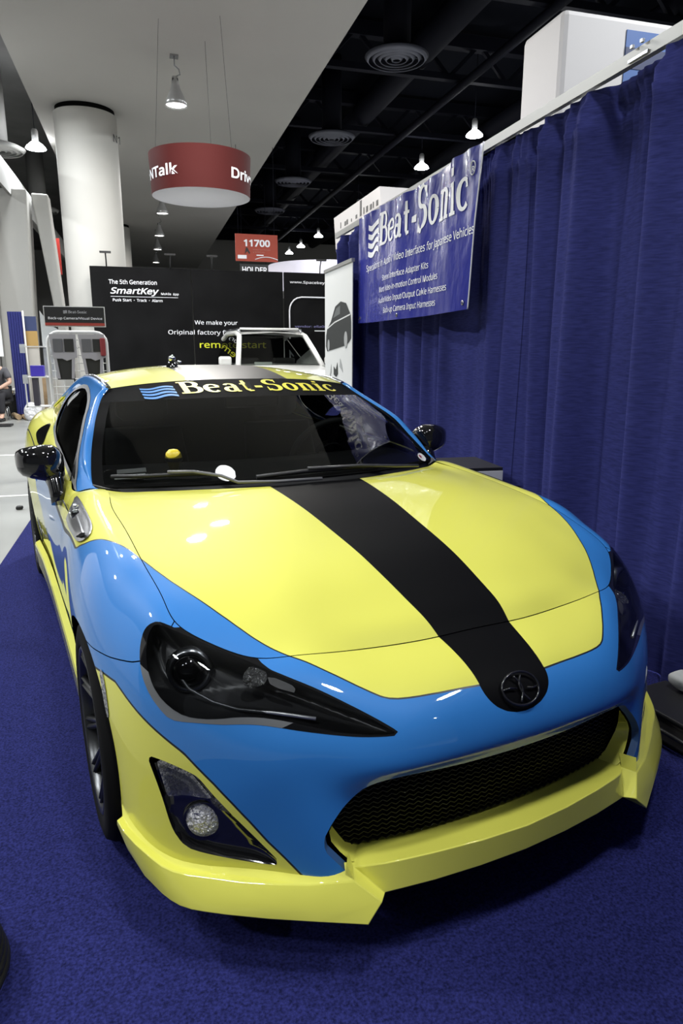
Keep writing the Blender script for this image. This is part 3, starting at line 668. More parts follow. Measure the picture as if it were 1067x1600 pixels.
# chin spoiler
def lip_side(sgn):
    v = lambda *p: [(sgn*x, y, z) for x, y, z in p]
    mb = MB()
    G = [(0, -.706, .232), (.13, -.701, .232), (.25, -.688, .232), (.33, -.674, .232), (.385, -.658, .234)]
    Cr = [(0, -.806, .254), (.13, -.800, .256), (.25, -.785, .257), (.33, -.768, .254), (.364, -.758, .251)]
    Bo = [(0, -.806, .187), (.13, -.801, .187), (.25, -.789, .186), (.33, -.776, .185), (.367, -.770, .185)]
    Bk = [(x, y+.10, .178) for x, y, z in Bo]; In = [(x, y+.06, z-.005) for x, y, z in G]
    for a, b in ((In, G), (G, Cr), (Cr, Bo), (Bo, Bk)): mb.grid([v(*a), v(*b)], smooth=False)
    T0, T1, P1, P2, P3 = (.418, -.715, .228), (.435, -.751, .227), (.367, -.770, .185), (.389, -.794, .190), (.426, -.801, .152)
    Ge, Ce = G[-1], Cr[-1]; K = (.440, -.660, .262)
    for f in ((Ge, K, T0, Ce), (Ce, T0, P1), (T0, T1, P2, P1), (P1, P2, P3, (.40, -.68, .165))): mb.poly(v(*f))
    T = [T1, (.520, -.702, .219), (.576, -.660, .214), (.639, -.612, .211), (.700, -.566, .211), (.735, -.541, .212), (.762, -.519, .214), (.783, -.496, .219), (.800, -.470, .227), (.825, -.428, .240), (.843, -.385, .249), (.852, -.345, .256)]
    B = [P3, (.515, -.746, .150), (.610, -.688, .149), (.690, -.635, .149), (.727, -.608, .149), (.752, -.588, .149), (.772, -.566, .149), (.787, -.544, .151), (.800, -.520, .154), (.826, -.460, .164), (.850, -.385, .190), (.860, -.335, .228)]
    I = [(x-.004, y+.035, z+.02) for x, y, z in T]; U = [(x*.93, y+.10, z+.012) for x, y, z in B]
    Md = [tuple((np.array(a)+np.array(b))/2+np.array([.010, -.011, 0])) for a, b in zip(T, B)]; Md[0] = P2
    T2 = [(x+.014*min(1, k/5), y-.013*min(1, k/3), z-.002+.004*min(1, k/6)) for k, (x, y, z) in enumerate(T)]; T2[0] = T1
    n = len(T)
    mb.grid([v(*I), v(*T)], smooth=True); mb.grid([v(*T), v(*T2)], smooth=True); mb.grid([v(*T2), v(*Md), v(*B)], smooth=True); mb.grid([v(*B), v(*U)], smooth=False)
    mb.poly(v(T[-1], T2[-1], Md[-1], B[-1], U[-1], I[-1]))
    mb.poly(v(T0, T1, (.446, -.736, .262), (.424, -.698, .262)))
    # inner wing up the side of the mouth
    Wo = [(.405, -.704, .228), (.420, -.706, .238), (.444, -.698, .266), (.461, -.690, .292), (.465, -.688, .318), (.453, -.690, .344), (.432, -.692, .370)]
    Wi = [(.372, -.662, .232), (.392, -.66, .240), (.412, -.66, .252), (.430, -.66, .280), (.445, -.66, .305), (.452, -.66, .328), (.446, -.665, .370)]
    mb.grid([v(*Wo), v(*Wi)], smooth=True)
    return mb
lip = MB()
for sgn in (-1, 1):
    q = lip_side(sgn); me_ = bpy.data.meshes.new('t'); q.bm.to_mesh(me_); q.bm.free(); lip.bm.from_mesh(me_); bpy.data.meshes.remove(me_)
lip.build('chin_spoiler', [YEL], car, bevel=.0025, sharp=32)
# side skirts
for sgn in (-1, 1):
    rows = []
    for y, dx in ((.375, -.005), (.45, 0), (.8, 0), (1.2, .001), (1.6, .003), (1.9, .008), (2.12, .018), (2.24, .024)):
        rows.append([(sgn*(.845+dx), y, .30), (sgn*(.868+dx), y, .288), (sgn*(.872+dx), y, .275), (sgn*(.862+dx), y, .15), (sgn*(.855+dx), y, .13), (sgn*.78, y, .13)])
    mb = MB().grid(rows, smooth=False); mb.poly(rows[0]); mb.poly(rows[-1][::-1]); mb.build('side_skirt', [YEL], car)
# wheels
def wheel(x, y, sgn):
    M0 = Matrix.Translation((sgn*x, y, .31)) @ Matrix.Rotation(sgn*PI/2, 4, 'Y')
    rim = MB(); rim.lathe([(.232, .006), (.226, .010), (.219, .004), (.214, -.02), (.208, -.16)], M0, 48); rim.lathe([(0, -.028), (.030, -.026), (.036, -.036), (.072, -.05)], M0, 24)
    for k in range(10):
        a = 2*PI*k/10+.1
        for o_ in (-.06, .06):
            p0 = Vector((.035*math.cos(a), .035*math.sin(a), -.040)); p1 = Vector((.221*math.cos(a+o_), .221*math.sin(a+o_), -.004))
            rim.tube([M0 @ p0, M0 @ (p0.lerp(p1, .55)+Vector((0, 0, -.004))), M0 @ p1], [.013, .0095, .009], 6)
    wo = rim.build('wheel', [GUN], car)
    MB().lathe([(.226, -.002), (.235, .010), (.268, .012), (.292, .006), (.303, -.012), (.308, -.03), (.309, -.10), (.308, -.175), (.300, -.20), (.235, -.21)], M0, 64).build('tyre', [RUB], wo)
    MB().lathe([(.06, -.095), (.155, -.095), (.155, -.12), (.06, -.12)], M0, 40).build('brake_disc', [SIL], wo)
    for k in range(5):
        a = 2*PI*k/5; MB().lathe([(0, .008), (.009, .008), (.009, -.012), (0, -.012)], M0 @ Matrix.Translation((.052*math.cos(a), .052*math.sin(a), -.035)), 6).build('wheel_nut', [SIL], wo)
for y in (0, 2.57):
    for sgn in (-1, 1): wheel(.868 if y == 0 else .876, y, sgn)
# mirrors
for sgn in (-1, 1):
    secs = [(.806, .985, .900, .035, .050), (.820, .970, .908, .055, .068), (.845, .958, .920, .066, .074), (.885, .955, .928, .068, .068), (.925, .960, .930, .064, .060), (.955, .970, .931, .054, .050), (.970, .982, .934, .036, .036), (.975, .992, .938, .018, .018)]
    rows = []
    for x, y, z, ry, rz in secs:
        rows.append([(sgn*x, y-ry*max(0, math.cos(t))**.8+.035*max(0, -math.cos(t))**.5, z+rz*math.copysign(abs(math.sin(t))**.75, math.sin(t))) for t in [2*PI*k/24 for k in range(25)]])
    mb = MB(); mb.grid(rows); mb.poly(rows[-1][:-1]); mb.poly(rows[0][:-1])
    mo = mb.build('door_mirror', [GLB], car)
    mb = MB(); mb.tube([(sgn*.838, .865, .785), (sgn*.842, .880, .815), (sgn*.845, .91, .855), (sgn*.850, .945, .90)], [.034, .031, .032, .036], 10); mb.build('mirror_stalk', [GLB], mo)
    MB().grid([[(sgn*(.825+.13*u), .994, .900+.075*w) for u in (0, .5, 1)] for w in (0, .5, 1)]).build('mirror_glass', [CHR], mo)
# fender vents
for sgn in (-1, 1):
    vs = SM.of(belt_patch(10, 12)); 
    if (vs.N[:, 0]*vs.V[:, 0]).sum() < 0: vs.N = -vs.N; vs.F = [f[::-1] for f in vs.F]
    vs = vs.pick([(vs.V[f[0], 0]*sgn > .6 and .1 < vs.V[f[0], 1] < .85) for f in vs.F])
    FV = lambda V, p=smooth_poly(VENT, 1): np.maximum(poly_sdf(side(V), p), .70-np.abs(V[:, 0]))
    vp = vs.cut(FV)[0]; vo = vp.offset(.004); f = np.clip(-FV(vo.V)/.016, 0, 1)[:, None]; vo.V = vo.V+vo.N*f*.010; vo.N = None
    ob = vo.emit('fender_vent', [mat('dark_chrome', (.56, .56, .58), .20, metal=.9)], car, 'chrome fender vent')
    vp.cut(lambda V, p=smooth_poly(VENT_HOLE, 1): poly_sdf(side(V), p))[0].offset(.0148).emit('vent_mouth', [DRK], ob)
    if sgn < 0:
        mb = MB(); cc = Vector((-.826, .455, .828))
        mb.lathe([(0, .014), (.009, .013), (.014, .006), (.015, -.012), (0, -.014)], Matrix.Translation(cc) @ Vector((-.3, -.75, .3)).to_track_quat('Z', 'Y').to_matrix().to_4x4(), 16)
        mb.lathe([(0, .010), (.008, .008), (.010, -.010), (0, -.012)], Matrix.Translation(cc+Vector((.006, .045, .016))) @ Vector((-.2, -.8, .5)).to_track_quat('Z', 'Y').to_matrix().to_4x4(), 12, 1)
        mb.box(cc+Vector((-.004, .02, -.010)), (.018, .05, .012), None, 1)
        mb.build('camera_pod', [GLB, CHR], ob, 'small camera pod on the fender vent')
# decals on the right-hand door
dec = MB(); c_ = Vector((-.836, .715, .792))
for k in range(2):
    pts = []
    for j in range(24):
        t = 2*PI*j/24; pts.append(Vector((-.829-.012*math.sin(t)*.8-(0 if k == 0 else 0), .730+.050*math.cos(t)*(1 if k == 0 else .45), .790+.030*math.sin(t)*(1 if k == 0 else .9))))
    dec.tube(pts, .0022, 5, closed=True)
dec.build('door_emblem', [PIN], car)
sc_ = MB()
for k in range(5):
    y = 1.80+.07*k; sc_.tube([(-.872, y, .40+.02*(k % 2)), (-.874, y+.03, .46), (-.873, y+.05, .42), (-.872, y+.07, .445)], .0035, 5)
sc_.build('door_script', [PIN], car)
MB().lathe([(0, 0), (.013, -.004), (.014, -.02)], Matrix.Translation((-.872, 1.93, .70)) @ Matrix.Rotation(-PI/2, 4, 'Y'), 16).build('door_button', [BLU], car)
# glossy black patch on the rear haunch
vs = SM.of(belt_patch(8, 8)); 
if (vs.N[:, 0]*vs.V[:, 0]).sum() < 0: vs.N = -vs.N; vs.F = [f[::-1] for f in vs.F]
vs = vs.pick([(vs.V[f[0], 0] < -.6 and 1.6 < vs.V[f[0], 1] < 2.5) for f in vs.F])
hp = vs.cut(lambda V: poly_sdf(side(V), smooth_poly([(2.263, .905), (2.28, .934), (2.29, .951), (2.13, .936), (1.85, .893), (1.98, .862), (2.17, .888)], 2)))[0]
hp.offset(.003).emit('haunch_patch', [GLB], car)
# badge on the nose
bm_ = MB(); nrm = Vector((0, -.80, .60)); ux = Vector((1, 0, 0)); uy = nrm.cross(ux); c_ = Vector((0, -.748, .580))+nrm*.004
yof = lambda x: .35*x*x
put = lambda u, v, h=0: c_+ux*u+uy*v+nrm*h+Vector((0, yof(u)*1.2, 0))
bm_.tube([put(.052*math.cos(2*PI*k/40), .038*math.sin(2*PI*k/40)) for k in range(40)], .0028, 8, closed=True)
bm_.tube([put(-.012+.016*math.sin(t*3), -.030+.060*t) for t in [k/12 for k in range(13)]], .0026, 8)
bm_.tube([put(.014-.016*math.sin(t*3), -.030+.060*t) for t in [k/12 for k in range(13)]], .0026, 8)
bm_.tube([put(-.050, .004), put(-.03, .006), put(-.012, .002)], .0024, 6); bm_.tube([put(.018, -.002), put(.034, -.006), put(.050, -.004)], .0024, 6)
bm_.build('nose_badge', [mat('black_chrome', (.012, .012, .013), .2, coat=.5)], car)
# wipers
WIP = mat('wiper_arm', (.05, .05, .052), .35)
mb = MB(); mb.tube([(-.672, .690, .900), (-.56, .600, .908), (-.42, .523, .917), (-.36, .498, .917)], .0075, 6)
mb.tube([(-.50, .550, .926), (-.42, .505, .928), (-.335, .452, .915), (-.285, .420, .893), (-.15, .388, .890), (.02, .372, .890)], .006, 6, 1); mb.build('wiper', [PLB, mat('wiper_grey', (.16, .16, .165), .4)], car)
mb = MB(); mb.tube([(-.215, .424, .905), (-.04, .412, .914), (.20, .428, .911), (.30, .448, .905)], .008, 6); mb.tube([(-.02, .410, .924), (.20, .418, .918), (.38, .440, .900), (.52, .500, .882)], .0065, 6, 1); mb.build('wiper', [PLB, WIP], car)
# black corner trims, side markers, roof pod
for sgn in (-1, 1):
    MB().prism([(sgn*x, y, z) for x, y, z in ((.655, .622, .859), (.712, .662, .868), (.716, .664, .870), (.738, .712, .872), (.722, .735, .872))], (0, 0, -.006)).build('corner_trim', [PLB], car)
    vs = SM.of(belt_patch(12, 12)); vs = vs.pick([(vs.V[f[0], 0]*sgn > .6 and -.6 < vs.V[f[0], 1] < .1) for f in vs.F])
    if (vs.N[:, 0]*sgn).sum() < 0: vs.N = -vs.N; vs.F = [f[::-1] for f in vs.F]
    mk = vs.cut(lambda V: poly_sdf(side(V), smooth_poly([(-.205, .592), (-.232, .582), (-.262, .535), (-.280, .485), (-.268, .478), (-.245, .520)], 1)))[0]
    mk.offset(.002).emit('side_marker', [mat('clear_marker', (.50, .50, .48), .12, metal=.5, bump=((120, 120, 120), .8, .01))], car)
rp = MB(); cc = Vector((-.205, 1.66, 1.285)); rp.lathe([(.030, -.02), (.022, 0), (.012, .012)], Matrix.Translation(cc), 16, 0)
rp.lathe([(0, .020), (.012, .018), (.017, .006), (.016, -.016), (0, -.018)], Matrix.Translation(cc+Vector((0, -.005, .020))) @ Matrix.Rotation(PI/2, 4, 'X'), 16, 1); rp.lathe([(0, .012), (.009, .010), (.010, -.012), (0, -.014)], Matrix.Translation(cc+Vector((.036, -.005, .002))) @ Matrix.Rotation(PI/2, 4, 'X'), 12, 1)
rp.build('roof_camera_pod', [GLB, CHR], car, 'small camera pod on the roof')
# underbody
MB().box((0, 1.45, .18), (1.2, 3.7, .03)).build('underbody', [DRK], car)
# cabin
INT = mat('dark_trim', (.014, .014, .015), .65)
d = MB(); rows = []
for s_ in np.linspace(-1, 1, 17):
    x = .69*s_; yb = .45+.24*abs(s_)**2
    rows.append([(x, yb, .862), (x, yb+.25, .905-.02*s_*s_), (x, yb+.42, .90-.02*s_*s_), (x, yb+.50, .84), (x, yb+.45, .55)])
d.grid(rows).build('dashboard', [INT], car)
MB().box((0, 1.7, .32), (1.4, 2.4, .05)).build('cabin_floor', [INT], car)
MB().grid([[(-.60, 2.15, z), (.60, 2.15, z)] for z in (.3, 1.12)]).build('rear_bulkhead', [INT], car)
for sx in (-.36, .36):
    mb = MB(); rows = []
    for t in np.linspace(0, 1, 9):
        z = .45+.52*t; y = 1.52+.16*t; w = .24-.05*t; rows.append([(sx+w*math.sin(a), y-.07*math.cos(a)*(1 if math.cos(a) > 0 else .6), z) for a in np.linspace(0, 2*PI, 17)])
    mb.grid(rows); mb.poly(rows[-1][:-1]); so = mb.build('seat', [INT], car)
    mb = MB(); rows = [[(sx+.13*math.sin(a)*k, 1.70-.05*math.cos(a)*k, 1.0+h) for a in np.linspace(0, 2*PI, 17)] for h, k in ((0, .7), (.03, 1), (.10, 1), (.14, .8), (.145, 0.01))]; mb.grid(rows).build('headrest', [INT], so)
    MB().box((sx, 1.28, .42), (.46, .5, .16)).build('seat_base', [INT], so, bevel=.04)
sw = MB(); Ms = Matrix.Translation((.36, 1.02, .875)) @ Matrix.Rotation(R(-62), 4, 'X')
sw.tube([Ms @ Vector((.185*math.cos(2*PI*k/36), .185*math.sin(2*PI*k/36), 0)) for k in range(36)], .015, 8, closed=True); sw.lathe([(0, .03), (.06, .025), (.07, -.02)], Ms, 20); sw.bar(Ms @ Vector((-.18, 0, 0)), Ms @ Vector((.18, 0, 0)), .03, .015); sw.bar(Ms @ Vector((0, 0, 0)), Ms @ Vector((0, -.18, 0)), .03, .015)
sw.build('steering_wheel', [INT], car)
mb = MB(); mb.box((0, 1.06, 1.135), (.25, .03, .07)); rm = mb.build('rear_view_mirror', [PLB], car, bevel=.012); MB().bar((0, 1.06, 1.16), (0, 1.12, 1.20), .02).build('mirror_arm', [PLB], rm)
# a sticker and a painted lamp reflection on the glass
def glass_patch(fn, n, name, m, lift=.002):
    mb = MB(); mb.poly([shield_pt(*fn(2*PI*k/n), lift) for k in range(n)]); return mb.build(name, m, glass_o, recalc=False)
def shield_pt(x, z, lift):
    P = SHG.reshape(-1, 3); d = (P[:, 0]-x)**2+(P[:, 2]-z)**2; i = d.argsort()[:4]; w = 1/(d[i]+1e-9); y = float((P[i, 1]*w).sum()/w.sum()); return Vector((x, y, z))+Vector((0, -.6, .8))*lift
STK_REFL = mat('sticker_reflection_white', (.80, .80, .80), .5)
glass_patch(lambda a: (-.306+.033*math.cos(a)+.006*math.sin(a), .914+.022*math.sin(a)), 28, 'sticker_and_reflection', STK_REFL)  # lamp's reflection in the glass, painted as a white oval
glass_patch(lambda a: (.640+.030*math.cos(a), .886-.010*math.cos(a)*0+.013*math.sin(a)), 28, 'sticker_and_reflection', STK_REFL, .004); glass_patch(lambda a: (.630+.009*math.cos(a), .889+.005*math.sin(a)), 14, 'red_mark', mat('red_sticker', (.30, .03, .05), .5), .0055)
# ------------------------------------------------------------ lettering helpers for the surroundings
I3 = Matrix
def plane_mtx(o, ux, uy):
    ux, uy = Vector(ux).normalized(), Vector(uy).normalized(); n = ux.cross(uy)
    return Matrix(((ux.x, uy.x, n.x, o[0]), (ux.y, uy.y, n.y, o[1]), (ux.z, uy.z, n.z, o[2]), (0, 0, 0, 1)))
FACE = lambda x, y, z: plane_mtx((x, y, z), (1, 0, 0), (0, 0, 1))          # reads from the camera side
WTX = mat('white_print', (.80, .80, .84), .5)
# ------------------------------------------------------------ carpet and drapes
CARP = mat('blue_carpet', (.019, .022, .112), 1.0, noise=(150, .55), bump=((520, 520, 520), .5, .004), spec=.1)
cb = MB(); cb.box((.135, -1.4, .0005), (3.53, 12.4, .003)); tag(cb.build('carpet', CARP), 'blue booth carpet lying on the grey concrete floor under the car', 'carpet')
tp = mat('white_tape', (.72, .72, .70), .6)
for y, lb in ((7.76, 'white floor tape line farther back near the display rack'), (4.93, 'white tape line crossing the concrete beside the carpet end')):
    tag(MB().box((-4.4, y, .002), (5.6, .05, .003)).build('floor_tape', tp), lb, 'tape', 'tape lines on the concrete')
DRP = mat('blue_drape', (.038, .043, .168), 1.0, noise=((18, 18, 150), .22), bump=((140, 140, 700), .25, .003), spec=.05)
rail_z = 2.485
rng = random.Random(11)
PH = [(9.3, 1.1, .030), (13.7, 4.0, .020), (21.5, 2.2, .021), (37, .7, .012), (4.1, 5.0, .020), (29, 3.3, .012)]
def fold(y, z):
    amp = 1.25-.95*math.exp(-((y-2.05)/.33)**2)-.55*math.exp(-((y+.25)/.35)**2)+.25*math.exp(-((y-3)/.4)**2)
    v = sum(a*math.sin(f*y+p+.25*math.sin(1.7*z+p)) for f, p, a in PH)*amp
    v += .010*math.sin(95*y+2*math.sin(9*y))*max(0, (z-1.9)/.55)**1.5+(.006*math.sin(61*y) if z > 2.35 else 0)
    return v*(1 if z < 2.44 else .5)-(.010 if 2.30 < z < 2.351 else 0)
def drape(y0, y1, label, dx=0):
    n = int((y1-y0)/.012); rows = []
    for z in (.006, .5, 1.0, 1.5, 1.9, 2.15, 2.30, 2.345, 2.352, 2.40, 2.45, 2.48):
        rows.append([(1.365+dx+fold(y0+(y1-y0)*k/n, z), y0+(y1-y0)*k/n, z) for k in range(n+1)])
    return tag(MB().grid(rows).build('drape', DRP, recalc=False), label, 'curtain', 'blue booth drapes')
drape(-2.6, .115, 'blue drape nearest the camera at the right edge beside the front bumper')
drape(.085, 1.53, 'blue pleated drape hanging under the rail right of the banner', .004)
drape(1.48, 2.49, 'broad smooth blue drape behind the right edge of the banner')
drape(2.42, 3.66, 'closely folded blue drape hanging below the middle of the banner', .004)
drape(3.57, 5.30, 'farthest blue drape behind the white roll-up display')
ALU = mat('brushed_aluminium', (.34, .34, .33), .42, metal=.5)
rl = MB(); rl.box((1.345, 1.35, 2.512), (.030, 7.9, .050)); ro = rl.build('drape_rail', ALU, label=None)
tag(ro, 'grey aluminium rail carrying the blue drapes along the booth side', 'rail')
hk = MB()
for y in (.60, .66): hk.box((1.318, y, 2.545), (.012, .014, .012)); 
hk.box((1.326, .63, 2.50), (.006, .12, .012)); hk.build('rail_clamp', SIL, ro)
for y, lb in ((5.28, 'grey upright post at the far end of the drape rail'),):
    mb = MB(); mb.tube([(1.47, y, .01), (1.47, y, 2.50)], .022, 10); po = tag(mb.build('drape_post', ALU), lb, 'post'); MB().box((1.66, y, .008), (.36, .36, .012)).build('base_plate', ALU, po)
# ------------------------------------------------------------ hanging vinyl banner
def ban(y, z):
    u = (4.06-y)/2.33; v = (z-1.59)/.88
    x = 1.214+.012*math.sin(5.2*y+1.2)+.008*math.sin(14*y+3*z)*v+.006*math.sin(31*y-9*z)*v**2+.022*max(0, v-.8)*math.sin(23*y)
    return x-.035*math.sin(PI*u)*(1-v)
def zed(u, v): return 1.590+.012*math.sin(PI*u)*-1+v*(.875+.01*math.sin(9*u))
BAN = mat('blue_vinyl_banner', (.030, .036, .285), .26, coat=.35, bump=((7, 9, 5), .35, .03))
bn = empty('hanging_banner', (1.24, 2.9, 1.59), 0, 'blue vinyl banner with large white lettering hung over the drapes', 'banner')
def child_world(o, p): o.parent = p; o.matrix_parent_inverse = Matrix.Translation(-p.location) if not p.rotation_euler.z else p.matrix_world.inverted(); return o
rows = []
for j in range(41):
    v = j/40; rows.append([(ban(4.06-2.33*k/90, zed(k/90, v)), 4.06-2.33*k/90+.10*(1-v)*(1 if k > 80 else 0)*(k-80)/10, zed(k/90, v)) for k in range(91)])
child_world(MB().grid(rows).build('sheet', BAN, recalc=False), bn)
hem = MB(); hem.tube([(r[-1][0]-.001, r[-1][1], r[-1][2]) for r in rows], .0045, 5); child_world(hem.build('white_edge', [WTX]), bn)
gm = MB()
for y, z in ((4.0, 1.63), (2.95, 1.61), (1.88, 1.63)): gm.lathe([(.006, 0), (.014, .002), (.015, -.002)], Matrix.Translation((ban(y, z)-.004, y, z)) @ Matrix.Rotation(-PI/2, 4, 'Y'), 14)
child_world(gm.build('eyelets', [SIL]), bn)
onb = lambda y, z, up=.004: Vector((ban(y, z)-up, y, z))
Q, WW = wordmark()
def bigger(u, v): return (v*1.30-.10 if 2.85 < u < 3.62 else v*(1.12 if u > 3.62 else 1))
child_world(flat_quads(Q, lambda u, v: onb(3.46-1.60*u/WW, 2.160+.245*bigger(u, v)-.010*(u/WW))).build('wordmark', [WTX], recalc=False), bn)
child_world(flat_quads(waves(4, 1.5, 1.15), lambda u, v: onb(3.80-.30*u/1.5, 2.11+.24*v/1.0)).build('wave_emblem', [WTX], recalc=False), bn)
def ban_text(s, y0, z, size, width, name):
    o = text(name, s, size, WTX, None, Matrix(), ext=0, bold=.0004, fit=width)
    me = o.data; bm = bmesh.new(); bm.from_mesh(me)
    for v in bm.verts: v.co = onb(y0-v.co.x, z+v.co.y, .0045)
    bm.to_mesh(me); bm.free(); return child_world(o, bn)
ban_text('Specializing in Audio / Video Interfaces for Japanese Vehicles', 3.84, 2.005, .105, 2.06, 'subtitle')
for s, z, y0, w in (('Stereo Interface Adapter Kits', 1.890, 3.36, .90), ('Want Video-in-motion Control Modules', 1.805, 3.44, 1.16), ('Audio/Video Input/Output Cable Harnesses', 1.722, 3.44, 1.32), ('Back-up Camera Input Harnesses', 1.640, 3.28, .98)):
    ban_text(s, y0, z, .085, w, 'text_line')
ban_text('R', 1.842, 2.338, .06, .026, 'registered_mark')
child_world(MB().tube([onb(1.829+.026*math.cos(2*PI*k/24), 2.358+.036*math.sin(2*PI*k/24), .005) for k in range(24)], .0035, 5, closed=True).build('registered_ring', [WTX]), bn)
# ------------------------------------------------------------ roll-up display
ru = empty('roll_up_display', (1.15, 4.53, .01), 0, 'white roll-up display showing a dark sedan standing by the far drape', 'display')
RUW = mat('display_print', (.66, .67, .66), .55)
rows = [[(1.15, y, z) for y in (5.02, 4.04)] for z in (.08, 2.115)]
pl_ = MB(); pl_.box((1.152, 4.53, 1.10), (.006, .98, 2.03)); child_world(pl_.build('panel', RUW), ru)
child_world(MB().box((1.152, 4.53, 2.125), (.03, 1.0, .03)).build('top_bar', ALU), ru)
child_world(MB().box((1.152, 4.53, .05), (.18, 1.02, .08)).build('base_case', ALU), ru)
child_world(MB().box((1.1475, 4.53, .99), (.002, .98, .05)).build('green_band', mat('green_print', (.06, .22, .13), .5)), ru)
child_world(MB().box((1.1475, 4.53, .53), (.002, .98, .87)).build('dark_band', mat('charcoal_print', (.035, .036, .036), .5)), ru)
P = lambda u, z: (1.1465, 5.02-.98*u, z)
def flatpoly(pts, name, m, d=.001):
    mb = MB(); mb.prism([P(u, z) for u, z in pts], (-d, 0, 0)); return child_world(mb.build(name, m), ru)
DKC = mat('dark_print', (.025, .028, .028), .5)
flatpoly([(.05, 1.395), (.06, 1.50), (.10, 1.56), (.25, 1.63), (.42, 1.765), (.62, 1.80), (.80, 1.775), (.95, 1.67), (.97, 1.60), (.97, 1.46), (.90, 1.425), (.80, 1.40), (.30, 1.36), (.10, 1.345)], 'printed_car', DKC)
flatpoly([(.12, 1.575), (.40, 1.625), (.95, 1.675), (.95, 1.663), (.40, 1.613), (.12, 1.563)], 'car_glint', RUW, .002)
flatpoly([(.34, 1.66), (.46, 1.745), (.60, 1.765), (.60, 1.69)], 'car_glass', mat('grey_print', (.12, .13, .13), .5), .002)
for u, z, r_ in ((.16, 1.405, .055), (.80, 1.45, .075)):
    flatpoly([(u+r_*.75*math.cos(2*PI*k/20), z+r_*math.sin(2*PI*k/20)) for k in range(20)], 'printed_wheel', mat('grey_wheel', (.36, .37, .37), .5), .002)
flatpoly([(.20, 1.09), (.16, 1.02), (.22, 1.14), (.26, 1.22), (.27, 1.14)], 'printed_part', mat('grey_wheel', (.36, .37, .37), .5)); flatpoly([(.36, 1.12), (.36, 1.20), (.44, 1.17), (.50, 1.24), (.52, 1.13), (.45, 1.10)], 'printed_part', DKC)
flatpoly([(.58, 1.20), (.60, 1.28), (.66, 1.22), (.70, 1.15), (.66, 1.17)], 'printed_part', mat('grey_wheel', (.36, .37, .37), .5)); 
o = text('script', 'Beat-Sonic', .12, WTX, None, plane_mtx((1.145, 4.88, .86), (0, -1, 0), (0, 0, 1)), ext=.0005, shear=.3, fit=.5); child_world(o, ru)
# ------------------------------------------------------------ booths beyond the drape
PWH = mat('white_panel', (.50, .485, .485), .6)
tw = empty('booth_tower', (4.2, 4.3, 0), 0, 'tall white fabric booth tower with a blue picture rising behind the drape rail', 'booth tower')
mb = MB(); mb.box((4.55, 4.35, 2.14), (3.0, .7, 4.26)); child_world(mb.build('fabric_cover', PWH, bevel=.05), tw)
child_world(MB().box((4.62, 3.994, 3.40), (1.85, .008, 1.53)).build('blue_picture', mat('blue_picture', (.035, .10, .30), .5)), tw)
child_world(MB().box((4.62, 3.988, 3.94), (1.85, .006, .17)).build('dark_stripe', mat('navy_print', (.018, .03, .09), .5)), tw)
hd = empty('booth_canopy', (3, 9.5, 0), 0, 'white box canopy with dark lettering behind the drapes beside the banner', 'booth canopy')
mb = MB(); mb.prism([(3.0, 8.83, 3.83), (3.0, 11.55, 3.83), (3.0, 11.40, 3.20), (3.0, 8.62, 3.20)], (3, 0, 0)); child_world(mb.build('canopy_box', PWH), hd)
mb = MB()
for x, y in ((3.1, 11.2), (5.8, 11.2), (3.1, 8.9), (5.8, 8.9)): mb.box((x, y, 1.6), (.12, .12, 3.2))
child_world(mb.build('canopy_frame', PWH), hd)
mb = MB()
for k, (y, h) in enumerate(((11.05, .10), (10.75, .07), (10.62, .08), (10.35, .05), (10.05, .06), (9.80, .24), (9.62, .10), (9.45, .09), (9.25, .08), (9.12, .09), (8.93, .08))): mb.box((2.996, y, 3.57+h/2), (.006, .09 if k % 3 else .04, h))
child_world(mb.build('canopy_lettering', mat('dark_letters', (.05, .05, .05), .5)), hd)
# ------------------------------------------------------------ black back wall of the far booth
bw = empty('booth_wall', (.9, 13.5, 0), 0, 'black fabric booth back wall with white slogans behind the silver vehicle', 'booth wall')
BKF = mat('black_fabric', (.0065, .0065, .007), .8, spec=.08, noise=(2, .25))
for x0, x1 in ((-1.64, .39), (.40, 2.37), (2.38, 3.42)):
    child_world(MB().box(((x0+x1)/2, 13.53, 1.53), (x1-x0-.012, .05, 3.0)).build('fabric_panel', BKF, bevel=.01), bw)
for s, x, z, sz, w, m, sh, b in (('The 5th Generation', -1.28, 2.69, .17, .96, WTX, 0, .0012), ('SmartKey', -1.27, 2.50, .24, .98, WTX, .25, .004), ('Mobile  App', -.25, 2.49, .09, .36, WTX, 0, .001), ('Push Start  ∙  Track  ∙  Alarm', -1.23, 2.345, .11, 1.0, WTX, 0, .001),
                              ('We make your', .42, 1.90, .17, .92, WTX, 0, .001), ('Original factory fob', -.15, 1.69, .18, 1.38, WTX, 0, .001), ('remote start', .49, 1.41, .27, 1.45, mat('yellow_print', (.70, .72, .03), .5), 0, .002),
                              ('www.SpacekeyUSA.com', 2.52, 2.80, .11, 1.30, WTX, 0, .001)):
    if s.startswith('www'): s = 'www.SpacekeyC'; w = .86
    child_world(text('lettering', s, sz, m, None, FACE(x, 13.498, z), ext=.002, shear=sh, bold=b, fit=w), bw)
child_world(MB().box((-.58, 13.497, 2.44), (1.36, .004, .008)).build('rule_line', WTX), bw)
mb = MB(); mb.tube([(2.50, 13.49, 1.2), (2.50, 13.49, 2.22)]+[(2.50+.28-.28*math.cos(t), 13.49, 2.22+.29*math.sin(t)) for t in (.3, .6, .9, 1.2, PI/2)]+[(3.38, 13.49, 2.51)], .016, 6); child_world(mb.build('white_outline', [WTX]), bw)
child_world(MB().box((3.25, 13.493, 1.79), (.36, .004, .02)).build('outline_foot', WTX), bw)
